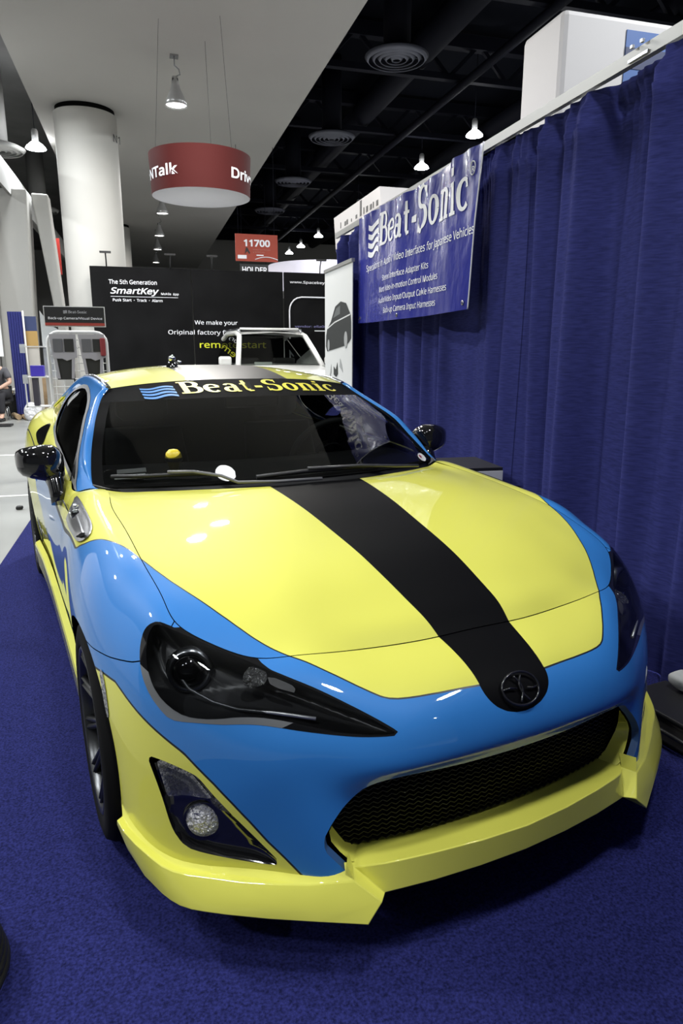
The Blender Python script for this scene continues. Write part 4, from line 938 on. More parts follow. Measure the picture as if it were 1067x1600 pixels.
child_world(text('lettering', 'vendor: ella001', .10, mat('pale_violet_print', (.22, .21, .42), .5), None, FACE(2.62, 13.498, 1.86), ext=.001, fit=.78), bw)
for x in (-1.3, -.03, .83, 3.2):
    mb = MB(); mb.tube([(x, 13.5, 3.02), (x, 13.48, 3.16), (x, 13.40, 3.27)], .014, 6); mb.box((x, 13.36, 3.285), (.22, .07, .035)); child_world(mb.build('arm_lamp', [PLB]), bw)
# ------------------------------------------------------------ silver SUV
suv = empty('suv', (1.80, 11.9, 0), R(3), 'silver sport utility vehicle parked in front of the black booth wall', 'car')
SLV = mat('silver_car_paint', (.66, .66, .64), .35, metal=.1, coat=.6)
def loft(rows, name, m, parent, bevel=0, caps=True):
    mb = MB(); mb.grid(rows)
    if caps: mb.poly(rows[0]); mb.poly(rows[-1][::-1])
    return mb.build(name, m, parent, bevel=bevel)
sec = lambda y, w, z0, z1, r_=.12: [(-w, y, z0), (-w-.02, y, (z0+z1)/2), (-w, y, z1-r_), (-w+r_, y, z1), (0, y, z1+.02), (w-r_, y, z1), (w, y, z1-r_), (w+.02, y, (z0+z1)/2), (w, y, z0)]
loft([sec(-1.95, .72, .35, .80), sec(-1.88, .84, .28, .92), sec(-1.5, .90, .25, 1.0), sec(-.75, .91, .25, 1.08), sec(1.9, .91, .25, 1.08), sec(2.3, .84, .3, 1.0)], 'body', SLV, suv)
A_, B_ = [(-.80, -.78, 1.07), (.80, -.78, 1.07)], [(-.64, -.12, 1.63), (.64, -.12, 1.63)]
wsr = [[(A_[0][0]+(A_[1][0]-A_[0][0])*u+(B_[0][0]-A_[0][0])*(1-2*u)*w, -.78+.66*w-.10*(1-(2*u-1)**2)*(1-.5*w), 1.07+.56*w) for u in np.linspace(0, 1, 9)] for w in np.linspace(0, 1, 5)]
MB().grid(wsr).build('windscreen', [glass('suv_glass', (.50, .52, .50), 1.5)], suv)
for s_ in (-1, 1):
    mb = MB(); mb.tube([(s_*.83, -.80, 1.05), (s_*.745, -.46, 1.36), (s_*.665, -.13, 1.63), (s_*.66, .2, 1.69), (s_*.66, 1.3, 1.69), (s_*.72, 2.0, 1.5), (s_*.80, 2.2, 1.05)], .050, 10); mb.build('roof_pillar', [SLV], suv)
    MB().grid([[(s_*.87, -.62, 1.08), (s_*.87, 2.1, 1.08)], [(s_*.69, -.05, 1.62), (s_*.69, 1.9, 1.60)]]).build('side_window', [glass('suv_glass', (.50, .52, .50), 1.5)], suv)
    mb = MB(); mb.tube([(s_*.63, .05, 1.70), (s_*.63, .12, 1.76), (s_*.63, 1.6, 1.76), (s_*.63, 1.7, 1.70)], .028, 8); mb.build('roof_rail', [SIL], suv)
    mb = MB(); mb.box((s_*1.04, -.62, 1.16), (.24, .12, .17)); mo = mb.build('door_mirror', SLV, suv, bevel=.04); MB().box((s_*.94, -.60, 1.09), (.12, .06, .05)).build('mirror_foot', PLB, mo)
    MB().prism([(s_*.55, -1.93, .72), (s_*.82, -1.86, .74), (s_*.84, -1.80, .86), (s_*.58, -1.90, .84)], (0, .08, 0)).build('headlamp', CLG, suv)
    for y in (-1.15, 1.5):
        M0 = Matrix.Translation((s_*.92, y, .36)) @ Matrix.Rotation(s_*PI/2, 4, 'Y')
        mb = MB(); mb.lathe([(0, -.02), (.22, -.01), (.24, 0)], M0, 28, 0); mb.lathe([(.24, 0), (.34, 0), (.36, -.03), (.36, -.2), (.24, -.22)], M0, 28, 1); mb.build('wheel', [SIL, RUB], suv)
loft([[(-.66, -.12, 1.62), (-.62, -.14, 1.66), (0, -.20, 1.70), (.62, -.14, 1.66), (.66, -.12, 1.62)], [(-.68, .4, 1.67), (-.62, .4, 1.715), (0, .4, 1.74), (.62, .4, 1.715), (.68, .4, 1.67)], [(-.68, 1.4, 1.67), (-.62, 1.4, 1.715), (0, 1.4, 1.74), (.62, 1.4, 1.715), (.68, 1.4, 1.67)], [(-.70, 2.0, 1.55), (-.62, 2.02, 1.60), (0, 2.1, 1.62), (.62, 2.02, 1.60), (.70, 2.0, 1.55)]], 'roof', SLV, suv, caps=False)
MB().tube([(-.60, .16, 1.775), (.60, .16, 1.775)], .024, 8).build('roof_bar', [SLV], suv)
MB().box((0, -1.96, .72), (.9, .05, .16)).build('grille', PLB, suv, bevel=.02)
MB().box((0, -.35, 1.03), (1.5, .7, .06)).build('dashboard', PLB, suv)
mb = MB(); mb.box((-.32, -.66, 1.105), (.34, .06, .07)); mb.build('paper_slip', [mat('pale_paper', (.62, .68, .66), .8)], suv, bevel=.01)
for sx in (-.38, .38): MB().box((sx, .55, 1.0), (.48, .14, .42)).build('seat', PLB, suv, bevel=.05)

# ------------------------------------------------------------ hanging signs
RED = mat('red_sign', (.055, .0075, .007), .8, spec=.2); ORG = mat('orange_red_sign', (.33, .045, .022), .6)
rc = Vector((.38, 10.0, 3.74)); RR_ = .775
rs = empty('ring_sign', rc, 0, 'round dark red fabric sign with white lettering hanging below the soffit', 'sign')
mb = MB(); mb.lathe([(RR_, 0), (RR_*1.01, .30), (RR_*1.03, .60)], Matrix(), 64); mb.build('fabric_band', RED, rs)
MB().lathe([(0, .012), (RR_-.004, .012), (RR_-.004, 0)], Matrix(), 64).build('white_base', mat('white_fabric', (.80, .79, .84), .8), rs)
for k in range(3):
    a = 2*PI*k/3+1.2; MB().tube([(RR_*.9*math.cos(a), RR_*.9*math.sin(a), .58), (RR_*.7*math.cos(a), RR_*.7*math.sin(a), 2.45)], .0022, 5).build('hanger_wire', DUCT, rs)
def ring_text(s, a0, width, name):
    o = text(name, s, .29, WTX, rs, Matrix(), ext=0, bold=.005, fit=width)
    bm = bmesh.new(); bm.from_mesh(o.data); bmesh.ops.subdivide_edges(bm, edges=[e for e in bm.edges if e.calc_length() > .05], cuts=2)
    for v in bm.verts:
        a = a0+v.co.x/RR_; r_ = RR_*(1+.05*(.17+v.co.y))+.006; v.co = Vector((r_*math.cos(a), r_*math.sin(a), .19+v.co.y))
    bm.to_mesh(o.data); bm.free()
ring_text('DriveNTalk', R(-121.5)-1.36/RR_, 1.36, 'lettering'); ring_text('DriveNTalk', R(-60.5), 1.36, 'lettering')
hs = empty('hall_sign', (2.2, 16, 3.53), 0, 'orange red 11700 aisle sign hanging in front of the dark ceiling', 'sign')
MB().box((0, .02, .32), (1.06, .03, .64)).build('board', ORG, hs)
text('number', '11700', .30, WTX, hs, plane_mtx((-.33, -.0, .36), (1, 0, 0), (0, 0, 1)), ext=.002, bold=.009, fit=.66)
for s, z in (('MOBILE ELECTRONICS', .265), ('& TECHNOLOGY', .205)): text('small_text', s, .06, mat('pink_print', (.50, .20, .16), .5), hs, plane_mtx((-.10, 0, z), (1, 0, 0), (0, 0, 1)), ext=.001, fit=.44 if z > .25 else .3)
MB().box((.08, 0, .15), (.18, .006, .025)).build('small_bar', WTX, hs); MB().box((-.37, 0, .10), (.22, .006, .085)).build('white_tag', WTX, hs)
MB().prism([(-.30, 0, .17), (-.27, 0, .32), (-.24, 0, .33), (-.17, 0, .20), (-.19, 0, .17), (-.24, 0, .24)], (0, -.004, 0)).build('dark_figure', PLB, hs)
mb = MB(); mb.tube([(-.05+.58*t, -.002, .01+.10*math.sin(PI*(.12+.75*t))) for t in np.linspace(0, 1, 14)], .010, 5); mb.build('white_swoosh', WTX, hs)
MB().tube([(-.45, .02, .64), (-.45, .02, 5.45)], .006, 5).tube([(.45, .02, .64), (.45, .02, 5.45)], .006, 5).build('hanger_wires', DUCT, hs)
h2 = empty('name_sign', (3.05, 22, 3.7), 0, 'black sign with bold white letters showing above the booth wall', 'sign')
MB().box((0, .03, .22), (.95, .04, .5)).build('board', PLB, h2); MB().tube([(-.4, .03, .45), (-.4, .03, 5.28)], .006, 5).tube([(.4, .03, .45), (.4, .03, 5.28)], .006, 5).build('hanger_wires', DUCT, h2); text('lettering', 'HOLDER', .36, WTX, h2, plane_mtx((-.42, 0, .20), (1, 0, 0), (0, 0, 1)), ext=.002, bold=.008, fit=.84)
rb = empty('round_booth_header', (6.0, 24, 3.4), 0, 'white curved booth header glowing beyond the right end of the black wall', 'booth header')
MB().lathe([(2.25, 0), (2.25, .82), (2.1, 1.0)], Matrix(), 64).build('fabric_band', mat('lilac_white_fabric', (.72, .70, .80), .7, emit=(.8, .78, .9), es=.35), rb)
MB().lathe([(.08, 0), (.08, -3.4)], Matrix(), 16).lathe([(0, -.001), (2.2, -.001)], Matrix(), 48).build('support_post', PWH, rb)
text('lettering', 'N', .35, mat('violet_print', (.06, .05, .4), .5), rb, plane_mtx((-.55, -2.22, .40), (1, 0, 0), (0, 0, 1)), ext=.01)
rbn = empty('red_banner', (-2.60, 17.2, 0), 0, 'narrow red pole banner beside the big white column', 'banner'); MB().box((0, 0, 3.62), (.16, .03, .85)).build('cloth', mat('bright_red_cloth', (.50, .03, .02), .6), rbn); MB().tube([(-.09, 0, .01), (-.09, 0, 4.08)], .015, 8).build('pole', SIL, rbn); MB().box((-.09, 0, .012), (.3, .3, .02)).build('foot', SIL, rbn)
# letters painted on the columns
text('column_letter', 'N1', .30, mat('dark_letters', (.05, .05, .05), .5), None, plane_mtx((-1.55+.53, 14.5-.345, 5.55), (.55, .83, 0), (0, 0, 1)), ext=.002, fit=.22).parent = bpy.data.objects['column']
# ------------------------------------------------------------ lamps and air diffusers
BULB = mat('lamp_glow', (1, 1, 1), .5, emit=(1, .98, .94), es=12)
SHD = mat('lamp_shade', (.42, .42, .42), .3, metal=.5)
def pendant(x, y, label, light):
    t = empty('pendant_lamp', (x, y, 6.18), 0, label, 'lamp', 'pendant lamps under the soffit')
    MB().tube([(0, 0, 0), (0, 0, -.15), (.07, .03, -.19), (.085, .0, -.28), (0, 0, -.32)], .011, 6).box((0, 0, -.015), (.14, .14, .03)).build('hanger', SIL, t)
    MB().lathe([(.05, -.32), (.07, -.43), (.08, -.49), (.12, -.58), (.165, -.68), (.19, -.77), (.18, -.77), (.145, -.65), (.07, -.52)], Matrix(), 28).build('shade', SHD, t)
    MB().lathe([(0, -.745), (.172, -.745)], Matrix(), 24).build('bulb', BULB, t)
    MB().box((0, 0, -.41), (.10, .10, .13)).build('socket', PLB, t, bevel=.015)
    if light: area('pendant_light', (x, y, 5.40), .32, light, None, (1, .97, .92))
PW = 150
for y, lb, p in ((6.6, None, PW), (7.5, None, PW), (11.2, 'nearest bell shaped pendant lamp hanging in front of the ring sign', PW), (16.9, 'pendant lamp half hidden behind the round red sign', PW), (21.0, 'second visible pendant lamp below the round red sign', PW), (25.3, 'third pendant lamp down the soffit below the ring sign', PW), (28.9, 'fourth pendant lamp down the soffit above the black booth wall', 0), (33.4, 'last and smallest pendant lamp just above the black wall', 0)):
    if lb: pendant(.12, y, lb, p)
    else: area('pendant_light', (.12+(y-7)*.5, y, 5.4), .32, p, None, (1, .97, .92))
GLOW = mat('high_bay_glow', (1, 1, 1), .5, emit=(.96, .98, 1), es=12*2.2)
def highbay(x, y, z, label, light=0):
    t = empty('high_bay_lamp', (x, y, z), 0, label, 'lamp', 'high bay lamps under the dark roof')
    MB().lathe([(.05, .42), (.075, .38), (.075, .18), (.05, .14)], Matrix(), 24).build('ballast', SHD, t)
    MB().lathe([(.07, .15), (.13, .11), (.20, .05), (.23, 0), (.22, -.01), (0, .01)], Matrix(), 28).build('glowing_shade', GLOW, t)
    MB().tube([(0, 0, .40), (0, 0, (9.0 if x > 0 else 7.86)-z)], .008, 5).build('hanger_rod', DUCT, t)
    if light: area('high_bay_and_fill_light', (x, y, z-.03), .5, light, None, (.95, .98, 1))
HB = 430
for x, y, lb, p in ((8.2, 12.64, 'bright high bay lamp beside the white booth tower', HB), (8.25, 16.5, 'bright high bay lamp just above the top right banner corner', HB), (8.15, 20.0, 'bright high bay lamp above the left half of the banner', HB), (8.2, 27, 'high bay lamp at the corner of the white canopy', 0),
                    (8.2, 33.9, 'larger of the small far lamps right of the 11700 sign', 0), (8.1, 37.6, 'middle one of the small far lamps right of the 11700 sign', 0), (8.0, 40.4, 'smallest far lamp next to the 11700 sign', 0)): highbay(x, y, 7, lb, p)
highbay(-2.82, 16.8, 5.95, 'glaring lamp left of the big white column', HB*.5)
for x, y, z, p in ((8.2, 8.5, 7, HB), (8.2, 4, 7, HB), (8.2, -1, 7, HB*.7), (-7.5, 12, 7, HB*.6), (-7.5, 5, 7, HB), (-7.5, -3, 7, HB*.6), (6, -8, 7, HB*.5), (.1, -1.7, 5.7, HB*.24), (-3.2, -2.6, 6.2, HB*.2), (3.4, -2.4, 6.5, HB*.22), (-2.95, 11.6, 5.9, HB*.6), (-2.95, 6.4, 5.9, HB*.5), (-5.5, 2, 6.5, HB*.5), (5.5, 1.5, 7, HB*.8)):
    area('high_bay_and_fill_light', (x, y, z), .5, p, None, (.95, .98, 1))  # unseen lights: lamp rows carried on, plus overhead fill added for the car
def diffuser(x, y, z, r_, m, label):
    t = MB()
    for k in range(5):
        a = r_*(.12+.20*k); t.lathe([(a, -.03), (a+r_*.13, .045), (a+r_*.14, .045), (a+r_*.02, -.035), (a, -.03)], Matrix(), 40)
    t.lathe([(r_*.96, .02), (r_*.90, .10), (r_*.3, .12), (0, .12)], Matrix(), 32, 1)
    for k in range(4): a = k*PI/2; t.bar((.05*math.cos(a), .05*math.sin(a), .06), (r_*.92*math.cos(a), r_*.92*math.sin(a), .06), .02)
    t.tube([(0, 0, .12), (0, 0, (9.0 if x > 0 else 7.8)-z)], r_*.45, 16, 1)
    o = t.build('air_diffuser', [m, DUCT if x > 0 else m]); o.location = (x, y, z); return tag(o, label, 'air diffuser', 'round ceiling air diffusers')
DD = mat('dark_diffuser', (.10, .105, .135), .5)
diffuser(4.52, 12.4, 7, .60, DD, 'nearest round diffuser in the dark ceiling right of the soffit'); diffuser(4.62, 17.8, 7, .60, DD, 'second round dark diffuser back from the camera'); diffuser(4.63, 23, 7, .60, DD, 'third round dark diffuser above the white canopy'); diffuser(4.72, 28.2, 7, .60, DD, 'farthest dark diffuser right above the 11700 sign')
LD = mat('grey_diffuser', (.34, .34, .33), .6)
diffuser(-3.75, 17.2, 5.95, .62, LD, 'grey round diffuser at the left edge under the lamp'); diffuser(-3.85, 25, 6, .62, LD, 'second grey diffuser peeking out behind the white column')
# ------------------------------------------------------------ display rack with merchandise
rk = empty('display_rack', (-1.28, 5.3, 0), 0, 'white wire display rack with a Back-up Camera sign behind the car', 'rack')
RWH = mat('white_powder_coat', (.66, .66, .65), .4)
f_ = MB(); f_.tube([(-.27, 0, .02), (-.27, 0, 1.42)]+[(-.27+.10-.10*math.cos(t), 0, 1.42+.10*math.sin(t)) for t in (.4, .8, 1.2, PI/2)]+[(.17+.10*math.sin(t), 0, 1.42+.10*math.cos(t)) for t in (0, .4, .8, 1.2, PI/2)]+[(.27, 0, .02)], .016, 8)
f_.build('frame', [RWH], rk)
w_ = MB()
for z in np.arange(.25, 1.50, .075): w_.tube([(-.27, 0, z), (.27, 0, z)], .004, 5)
for x in np.arange(-.225, .26, .075): w_.tube([(x, .004, .2), (x, .004, 1.5)], .004, 5)
w_.build('wire_grid', [RWH], rk)
MB().box((0, -.02, 1.665), (.555, .03, .19)).build('sign_frame', RWH, rk)
sg = MB().box((0, -.038, 1.667), (.54, .006, .172)).build('sign_board', mat('sign_black', (.016, .016, .017), .4), rk)
MB().box((0, -.042, 1.593), (.54, .004, .026)).build('red_stripe', mat('sign_red', (.30, .035, .025), .5), sg)
flat_quads(Q, lambda u, v: Vector((-.055+.17*u/WW, -.043, 1.695+.026*v))).build('wordmark', [mat('grey_print_light', (.40, .40, .42), .5)], sg, recalc=False)
flat_quads(waves(4, 1.5, 1.1), lambda u, v: Vector((-.10+.035*u/1.5, -.043, 1.693+.026*v))).build('wave_emblem', [mat('grey_print_light', (.40, .40, .42), .5)], sg, recalc=False)
text('lettering', 'Back-up Camera/Visual Device', .045, WTX, sg, plane_mtx((-.243, -.043, 1.638), (1, 0, 0), (0, 0, 1)), ext=.0005, bold=.0002, fit=.49)
for z in (.72, .45):
    b_ = MB()
    for x in np.arange(-.26, .27, .04): b_.tube([(x, -.02, z+.14), (x, -.30, z+.10), (x, -.30, z), (x, -.02, z)], .003, 5)
    for y, zz in ((-.30, z+.10), (-.30, z+.05), (-.30, z), (-.16, z)): b_.tube([(-.27, y, zz), (.27, y, zz)], .004, 5)
    b_.build('wire_basket', [RWH], rk)
ft = MB(); ft.tube([(-.27, -.3, .02), (-.27, .3, .02)], .016, 8); ft.build('foot', [RWH], rk); ft = MB(); ft.tube([(.27, -.3, .02), (.27, .3, .02)], .016, 8); ft.build('foot', [RWH], rk)
DEV = mat('grey_device', (.30, .29, .31), .5)
def bezel_kit(x, label, red=False):
    t = empty('dashboard_kit', (x, 5.24, 1.08), 0, label, 'dashboard kit', 'grey dashboard kits on the rack')
    mb = MB(); mb.prism([(-.125, 0, .42), (.115, 0, .42), (.115, 0, .20), (.02, 0, .17), (-.02, 0, .19), (-.10, 0, .19)], (0, -.03, 0)); mb.build('upper_bezel', DEV, t)
    for s_ in (-1, 1): MB().prism([(s_*.12-.005, 0, .42), (s_*.09-.005, 0, .42), (s_*.05+.0, 0, .0), (s_*.075, 0, .0)], (0, -.028, 0)).build('side_arm', DEV, t)
    for k in (-1, 1): MB().box((k*.05, -.034, .315), (.085, .008, .12)).build('screen_window', PLB if k > 0 else mat('grey_screen', (.10, .10, .11), .4), t)
    MB().box((0, -.005, .09), (.16, .012, .20)).build('lower_panel', PLB, t)
    if red: MB().box((.10, -.04, .30), (.05, .03, .17)).build('red_strap', mat('dark_red', (.20, .02, .025), .5), t, bevel=.01)
bezel_kit(-1.40, 'grey double-din dashboard kit hanging on the left of the rack'); bezel_kit(-1.14, 'grey dashboard kit with a red strap on the right of the rack', True)
ACR = glass('acrylic', (.86, .88, .88), 1.3)
ac = empty('acrylic_stand', (-1.665, 5.98, 0), 0, 'clear acrylic shelf stand to the left of the wire rack', 'stand')
WHA = mat('frosted_acrylic', (.62, .64, .64), .35, alpha=.55)
MB().prism([(.17, 0, .02), (-.02, 0, .02), (-.02, 0, 1.75), (.08, 0, 1.60), (.17, 0, 1.55)], (0, .012, 0)).build('back_sheet', WHA, ac)
for z in (1.385, 1.075, .77): MB().box((-.10, -.08, z), (.24, .18, .012)).build('shelf', RWH, ac); 
for z in (1.345, 1.035): MB().box((-.195, -.165, z+.02), (.05, .012, .09)).build('shelf_lip', WHA, ac)
MB().box((-.20, -.16, .93), (.012, .02, .33)).build('upright', RWH, ac); MB().box((0, 0, .012), (.42, .36, .02)).build('base', RWH, ac)
tag(MB().box((-1.775, 5.88, .926), (.055, .10, .29)).build('boxed_dashcam', mat('dark_box_print', (.05, .045, .06), .5), bevel=.004), 'slim dark boxed device on the lower shelf of the acrylic stand', 'box')
tag(MB().box((-1.745, 5.90, 1.138), (.13, .10, .11)).build('product_box', mat('violet_box', (.05, .03, .40), .5), bevel=.004), 'small violet and white product box on the middle acrylic shelf', 'box')
# ------------------------------------------------------------ clutter at the far left
dl = empty('partition_drape', (-3.08, 13, 0), 0, 'narrow blue partition drape at the far left beside the white board', 'curtain')
MB().grid([[(-.10+.26*k/40, .02*math.sin(k*.9), z) for k in range(41)] for z in (.1, 2.08)]).build('cloth', DRP, dl, recalc=False); MB().tube([(.18, 0, 0), (.18, 0, 2.10)], .018, 8).build('post', WHT, dl)
pb = empty('poster_stand', (-2.83, 13.1, 0), 0, 'tall poster stand printed navy orange and grey behind the blue partition drape', 'poster stand')
MB().box((0, .02, 1.0), (.30, .03, 2.0)).build('board', mat('grey_board', (.36, .34, .31), .6), pb); MB().box((0, 0, 1.86), (.30, .01, .28)).build('navy_band', mat('navy_print', (.018, .03, .09), .5), pb); MB().box((0, 0, 1.56), (.30, .01, .32)).build('orange_band', mat('orange_print', (.32, .20, .06), .5), pb)
wb = empty('white_screen', (-3.16, 11.6, 0), 0, 'white screen on a black stand cut by the left picture edge', 'screen')
MB().box((-.22, 0, 1.60), (.62, .03, .72)).build('panel', mat('screen_white', (.74, .76, .76), .5), wb); MB().box((-.22, .03, .62), (.05, .05, 1.22)).build('stand', PLB, wb); MB().box((-.1, .03, .02), (.4, .3, .03)).build('foot', PLB, wb)
CARDB = mat('cardboard', (.30, .21, .12), .8, noise=(6, .15))
def carton(x, y, w, d, h, z=0, label='', rz=0, m=None):
    t = empty('cardboard_box', (x, y, z), rz, label, 'box', 'cardboard boxes at the far left'); MB().box((0, 0, h/2), (w, d, h)).build('body', m or CARDB, t, bevel=.004); MB().box((0, 0, h+.001), (w*.98, .05, .002)).build('tape', mat('parcel_tape', (.42, .32, .18), .3), t)
carton(-2.88, 14.3, .40, .40, .46, .352, 'brown cardboard box stacked behind the yellow cable hank', .1); carton(-2.88, 14.3, .48, .45, .35, 0, 'lower brown cardboard box beneath the stacked one', .0); carton(-3.85, 15.4, .45, .4, .42, .0, 'brown cardboard box behind the black bin', .2); carton(-2.46, 13.45, .28, .30, .80, .0, 'tall brown cardboard box next to the acrylic stand', .0)
tag(MB().tube([(-3.31, 13.38, .055), (-3.13, 12.82, .055)], .052, 16).build('cardboard_tube', CARDB), 'short brown cardboard tube lying on the concrete at far left', 'tube', 'cardboard tubes')
tag(MB().tube([(-3.15, 13.22, .05), (-3.01, 12.86, .05)], .046, 16).build('cardboard_tube', CARDB), 'paler cardboard tube lying just behind the front tube', 'tube', 'cardboard tubes')
def lump(c, r_, n, m, name, label, cat, seed=1, parts=None):
    bm = bmesh.new(); bmesh.ops.create_icosphere(bm, subdivisions=4, radius=1); rg = random.Random(seed)
    ph = [(Vector((rg.uniform(-1, 1), rg.uniform(-1, 1), rg.uniform(-1, 1)))*rg.uniform(2, 6), rg.uniform(0, 6)) for _ in range(n)]
    for v in bm.verts:
        d = v.co.copy(); s_ = 1+sum(.05*math.sin(d.dot(k)+p) for k, p in ph); q = Vector((abs(d.x)**.7*math.copysign(1, d.x), abs(d.y)**.7*math.copysign(1, d.y), abs(d.z)**.7*math.copysign(1, d.z)))*s_
        v.co = Vector((q.x*r_[0], q.y*r_[1], max(q.z*r_[2], -r_[2]*.85)))+Vector(c)
    for f in bm.faces: f.smooth = True
    me = bpy.data.meshes.new(name); bm.to_mesh(me); bm.free(); return tag(link(name, me, m), label, cat)
lump((-2.83, 12.75, .155), (.16, .14, .18), 6, mat('crumpled_plastic', (.62, .62, .64), .3, bump=((18, 18, 18), .8, .05)), 'plastic_bag', 'crumpled white plastic bag standing on the concrete by the acrylic stand', 'bag', 4)
tag(MB().box((-2.50, 12.6, .006), (.22, .16, .008), Matrix.Rotation(.3, 3, 'Z')).build('paper_sheet', mat('paper', (.75, .75, .74), .8)), 'white paper sheet lying on the floor beside the plastic bag', 'paper')
bn2 = empty('black_bin', (-3.36, 13.86, 0), 0, 'black waste bin standing behind the cardboard tubes', 'bin'); MB().lathe([(.0, .01), (.17, .01), (.22, .42), (.235, .44), (.215, .44), (.16, .04)], Matrix(), 28).build('body', PLB, bn2); MB().tube([(.225*math.cos(2*PI*k/24), .225*math.sin(2*PI*k/24), .445) for k in range(24)], .012, 6, closed=True).build('rim', GLB, bn2)
hk2 = MB()
for k in range(7):
    a = k*.35; hk2.tube([(-3.02+.07*math.cos(t)*math.cos(a)+.006*k, 13.255+.07*math.cos(t)*math.sin(a), .86+.20*math.sin(t)) for t in [2*PI*j/20 for j in range(20)]], .010, 5, closed=True)
tag(hk2.build('cable_hank', mat('yellow_cable', (.48, .27, .03), .5)), 'hank of yellow cable hung on the black case', 'cable')
bc = empty('black_case', (-3.08, 13.34, 0), 0, 'tall black case standing below the yellow cable hank', 'case'); MB().box((0, .1, .48), (.17, .14, .94)).build('body', PLB, bc, bevel=.02); MB().box((0, .02, .98), (.10, .03, .03)).build('handle', GLB, bc)
cg = empty('folding_chair', (-3.32, 15.0, 0), 0, 'pale seated chair back showing beside the person in grey', 'chair')
MB().box((0, 0, .93), (.36, .06, .22)).build('backrest', mat('pale_shell', (.50, .49, .46), .5), cg, bevel=.025); MB().box((0, -.22, .50), (.40, .42, .05)).build('seat', mat('pale_shell', (.50, .49, .46), .5), cg, bevel=.02)
for sx in (-.17, .17):
    for sy in (-.40, -.02): MB().tube([(sx, sy, .01), (sx, sy*.9, .49 if sy < -.1 else .95)], .012, 6).build('leg', SIL, cg)
# ------------------------------------------------------------ seated person at the left edge
def skin(name, pts, edges, m, parent, sub=2):
    me = bpy.data.meshes.new(name); me.from_pydata([p[:3] for p in pts], edges, []); o = link(name, me, m, parent)
    md = o.modifiers.new('skin', 'SKIN'); md.use_smooth_shade = True
    for v, p in zip(me.skin_vertices[0].data, pts): v.radius = (p[3], p[4] if len(p) > 4 else p[3])
    me.skin_vertices[0].data[0].use_root = True
    o.modifiers.new('sub', 'SUBSURF').levels = sub; o.modifiers['sub'].render_levels = sub; return o
SKN = mat('skin', (.42, .26, .19), .5); GRY = mat('grey_shirt', (.075, .075, .085), .85); TRS = mat('dark_trousers', (.014, .014, .018), .85)
pe = empty('person', (-3.46, 13.05, 0), R(-8), 'person in a grey T-shirt seated and leaning forward at the left edge', 'person')
stl = empty('stool', (-3.46, 13.12, 0), 0, 'low black stool under the person in grey', 'stool'); MB().lathe([(0, .335), (.16, .335), (.17, .32), (.16, .29), (0, .29)], Matrix(), 24).build('seat', PLB, stl)
for k in range(4): a = PI/4+k*PI/2; MB().tube([(.10*math.cos(a), .10*math.sin(a), .295), (.17*math.cos(a), .17*math.sin(a), .01)], .014, 6).build('leg', SIL, stl)
body = skin('body', [(0, .05, .52, .12, .13), (0, 0, .66, .125, .15), (-.01, -.07, .82, .13, .17), (-.02, -.15, .95, .11, .15), (-.02, -.21, 1.05, .055), (-.02, -.27, 1.13, .075, .085), (-.02, -.30, 1.21, .08, .09), (-.02, -.30, 1.28, .05),
                 (.17, -.14, .96, .06), (.27, -.20, .74, .045), (.14, -.40, .64, .036), (.10, -.45, .63, .028), (-.21, -.14, .96, .06), (-.30, -.22, .74, .045), (-.16, -.42, .64, .036), (-.12, -.46, .63, .028),
                 (.10, .0, .50, .09), (.13, -.40, .50, .07), (.13, -.42, .10, .045), (.13, -.54, .05, .035), (-.10, .0, .50, .09), (-.13, -.40, .50, .07), (-.13, -.42, .10, .045), (-.13, -.54, .05, .035)],
            [(0, 1), (1, 2), (2, 3), (3, 4), (4, 5), (5, 6), (6, 7), (3, 8), (8, 9), (9, 10), (10, 11), (3, 12), (12, 13), (13, 14), (14, 15), (0, 16), (16, 17), (17, 18), (18, 19), (0, 20), (20, 21), (21, 22), (22, 23)], [SKN], pe)
skin('shirt', [(0, .05, .53, .135, .145), (0, 0, .66, .14, .165), (-.01, -.07, .82, .145, .185), (-.02, -.15, .955, .125, .165), (.17, -.14, .965, .078), (.255, -.19, .79, .068), (-.21, -.14, .965, .078), (-.285, -.20, .79, .068)], [(0, 1), (1, 2), (2, 3), (3, 4), (4, 5), (3, 6), (6, 7)], [GRY], pe)
skin('trousers', [(0, .05, .50, .14, .15), (.10, 0, .505, .105), (.13, -.40, .505, .085), (.13, -.42, .12, .062), (-.10, 0, .505, .105), (-.13, -.40, .505, .085), (-.13, -.42, .12, .062)], [(0, 1), (1, 2), (2, 3), (0, 4), (4, 5), (5, 6)], [TRS], pe)
skin('hair', [(-.02, -.27, 1.22, .088, .09), (-.02, -.285, 1.28, .075, .08)], [(0, 1)], [mat('dark_hair', (.02, .014, .010), .7)], pe)
for s_, hx in ((1, .10), (-1, -.12)):
    for k in range(4): skin('finger', [(hx-.018+.012*k, -.47, .63, .008), (hx-.018+.012*k-.004*s_, -.505-.006*(k in (1, 2)), .622, .0075), (hx-.018+.012*k-.006*s_, -.52-.008*(k in (1, 2)), .605, .006)], [(0, 1), (1, 2)], [SKN], body, 1)
    skin('thumb', [(hx-.026*s_, -.455, .63, .009), (hx-.042*s_, -.475, .628, .008), (hx-.046*s_, -.495, .622, .006)], [(0, 1), (1, 2)], [SKN], body, 1)
    MB().box((s_*.13, -.49, .035), (.085, .24, .065)).build('shoe', PLB, pe, bevel=.02)
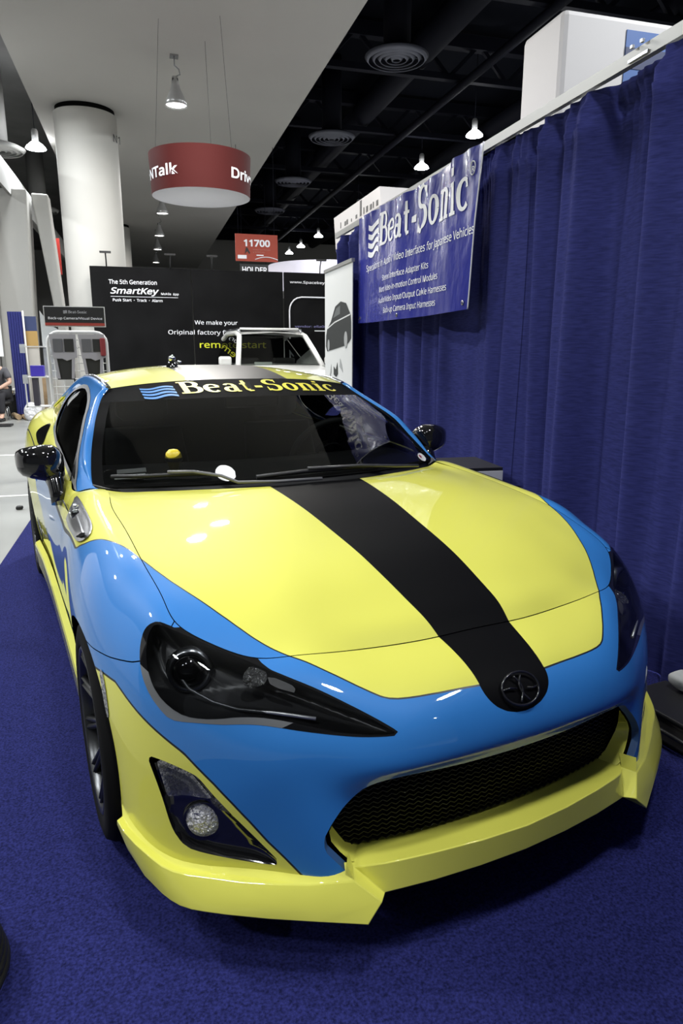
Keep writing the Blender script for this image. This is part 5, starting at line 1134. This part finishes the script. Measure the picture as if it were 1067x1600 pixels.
# ------------------------------------------------------------ small things round the car
bx = empty('storage_box', (1.105, 1.30, .003), R(-4), 'grey white carton on a dark crate between the car and the drape', 'box')
MB().box((0, .22, .60), (.28, .26, .19)).build('carton', mat('dull_white_card', (.62, .62, .63), .6), bx, bevel=.006)
MB().box((0, .29, .703), (.27, .40, .016)).build('dark_lid', PLB, bx); MB().box((0, .30, .25), (.27, .44, .50)).build('dark_crate', PLB, bx, bevel=.01)
eq = empty('equipment_case', (1.13, -.27, .003), R(10), 'dark equipment case on the carpet at the right edge beside the spoiler', 'case')
MB().box((.0, 0, .055), (.22, .42, .095)).build('case_body', mat('dark_canvas', (.040, .036, .032), .8, noise=(9, .4)), eq, bevel=.012); MB().box((-.0, 0, .108), (.23, .43, .016)).build('case_lid', PLB, eq, bevel=.006)
MB().tube([(-.11, -.10, .05), (-.13, -.05, .065), (-.13, .05, .065), (-.11, .10, .05)], .008, 6).build('handle', PLB, eq)
lump((1.20, -.13, .158), (.04, .045, .030), 4, mat('white_cloth', (.46, .47, .46), .7), 'white_rag', 'small white rag lying on the dark equipment case', 'rag', 3)
cl = MB()
for k in range(4): cl.tube([(-1.215+(.185-.004*k)*math.cos(2*PI*j/48), -.635+(.185-.004*k)*math.sin(2*PI*j/48), .026+.019*k) for j in range(48)], .012, 8, closed=True)
tag(cl.build('cable_coil', mat('black_cable', (.010, .010, .010), .55)), 'coil of black cable on the carpet at the lower left edge', 'cable')
tag(MB().box((-1.435, .62, .06), (.10, .10, .09), Matrix.Rotation(.5, 3, 'Z')).build('tissue_box', mat('paper', (.75, .75, .74), .8), bevel=.008), 'small white box on the carpet cut by the left picture edge', 'box')
for x, y, lb, s_ in ((-1.78, 4.30, 'tiny black scrap on the concrete left of the rear wheel', .03), (-1.95, 3.9, 'tiny clear plastic scrap near the carpet corner', .04)):
    lump((x, y, .018), (s_, s_*.7, .018), 4, PLB if 'black' in lb else mat('crumpled_plastic', (.62, .62, .64), .3), 'floor_litter', lb, 'litter', 6)
# ------------------------------------------------------------ toy and sticker in the windscreen
CAR = Matrix.Rotation(PHI, 4, 'Z')
def on_dash(x, y, z): return CAR @ Vector((x, y, z))
ty = empty('dashboard_toy', on_dash(-.445, .690, .910), PHI, 'small yellow domed figurine standing on the dashboard behind the windscreen', 'toy')
TY = mat('toy_yellow', (.75, .58, .03), .4)
MB().lathe([(0, .080), (.016, .077), (.027, .066), (.031, .052), (.031, .046)], Matrix(), 24).build('dome_head', TY, ty)
MB().lathe([(.0325, .048), (.0325, .036), (.030, .034)], Matrix(), 24).build('black_band', PLB, ty); MB().lathe([(.030, .036), (.022, .026), (.017, .0), (0, 0)], Matrix(), 20).build('body', mat('toy_olive', (.22, .19, .04), .5), ty)
for nm, q, m, lb in (('paper_slip', [(-.660, .700, .893), (-.655, .722, .902), (-.556, .660, .914), (-.563, .635, .903)], mat('bright_paper', (.86, .90, .88), .8), 'pale paper slip lying low on the dashboard behind the left wiper'),
                     ('printed_card', [(-.645, .730, .907), (-.642, .750, .919), (-.548, .690, .930), (-.550, .668, .918)], mat('grey_card', (.40, .40, .40), .7), 'grey printed card lying on the dashboard just above the pale slip')):
    mb = MB(); mb.prism([on_dash(x, y+.008, z-.004) for x, y, z in q], (0, .002, -.003)); o = tag(mb.build(nm, m), lb, 'paper')
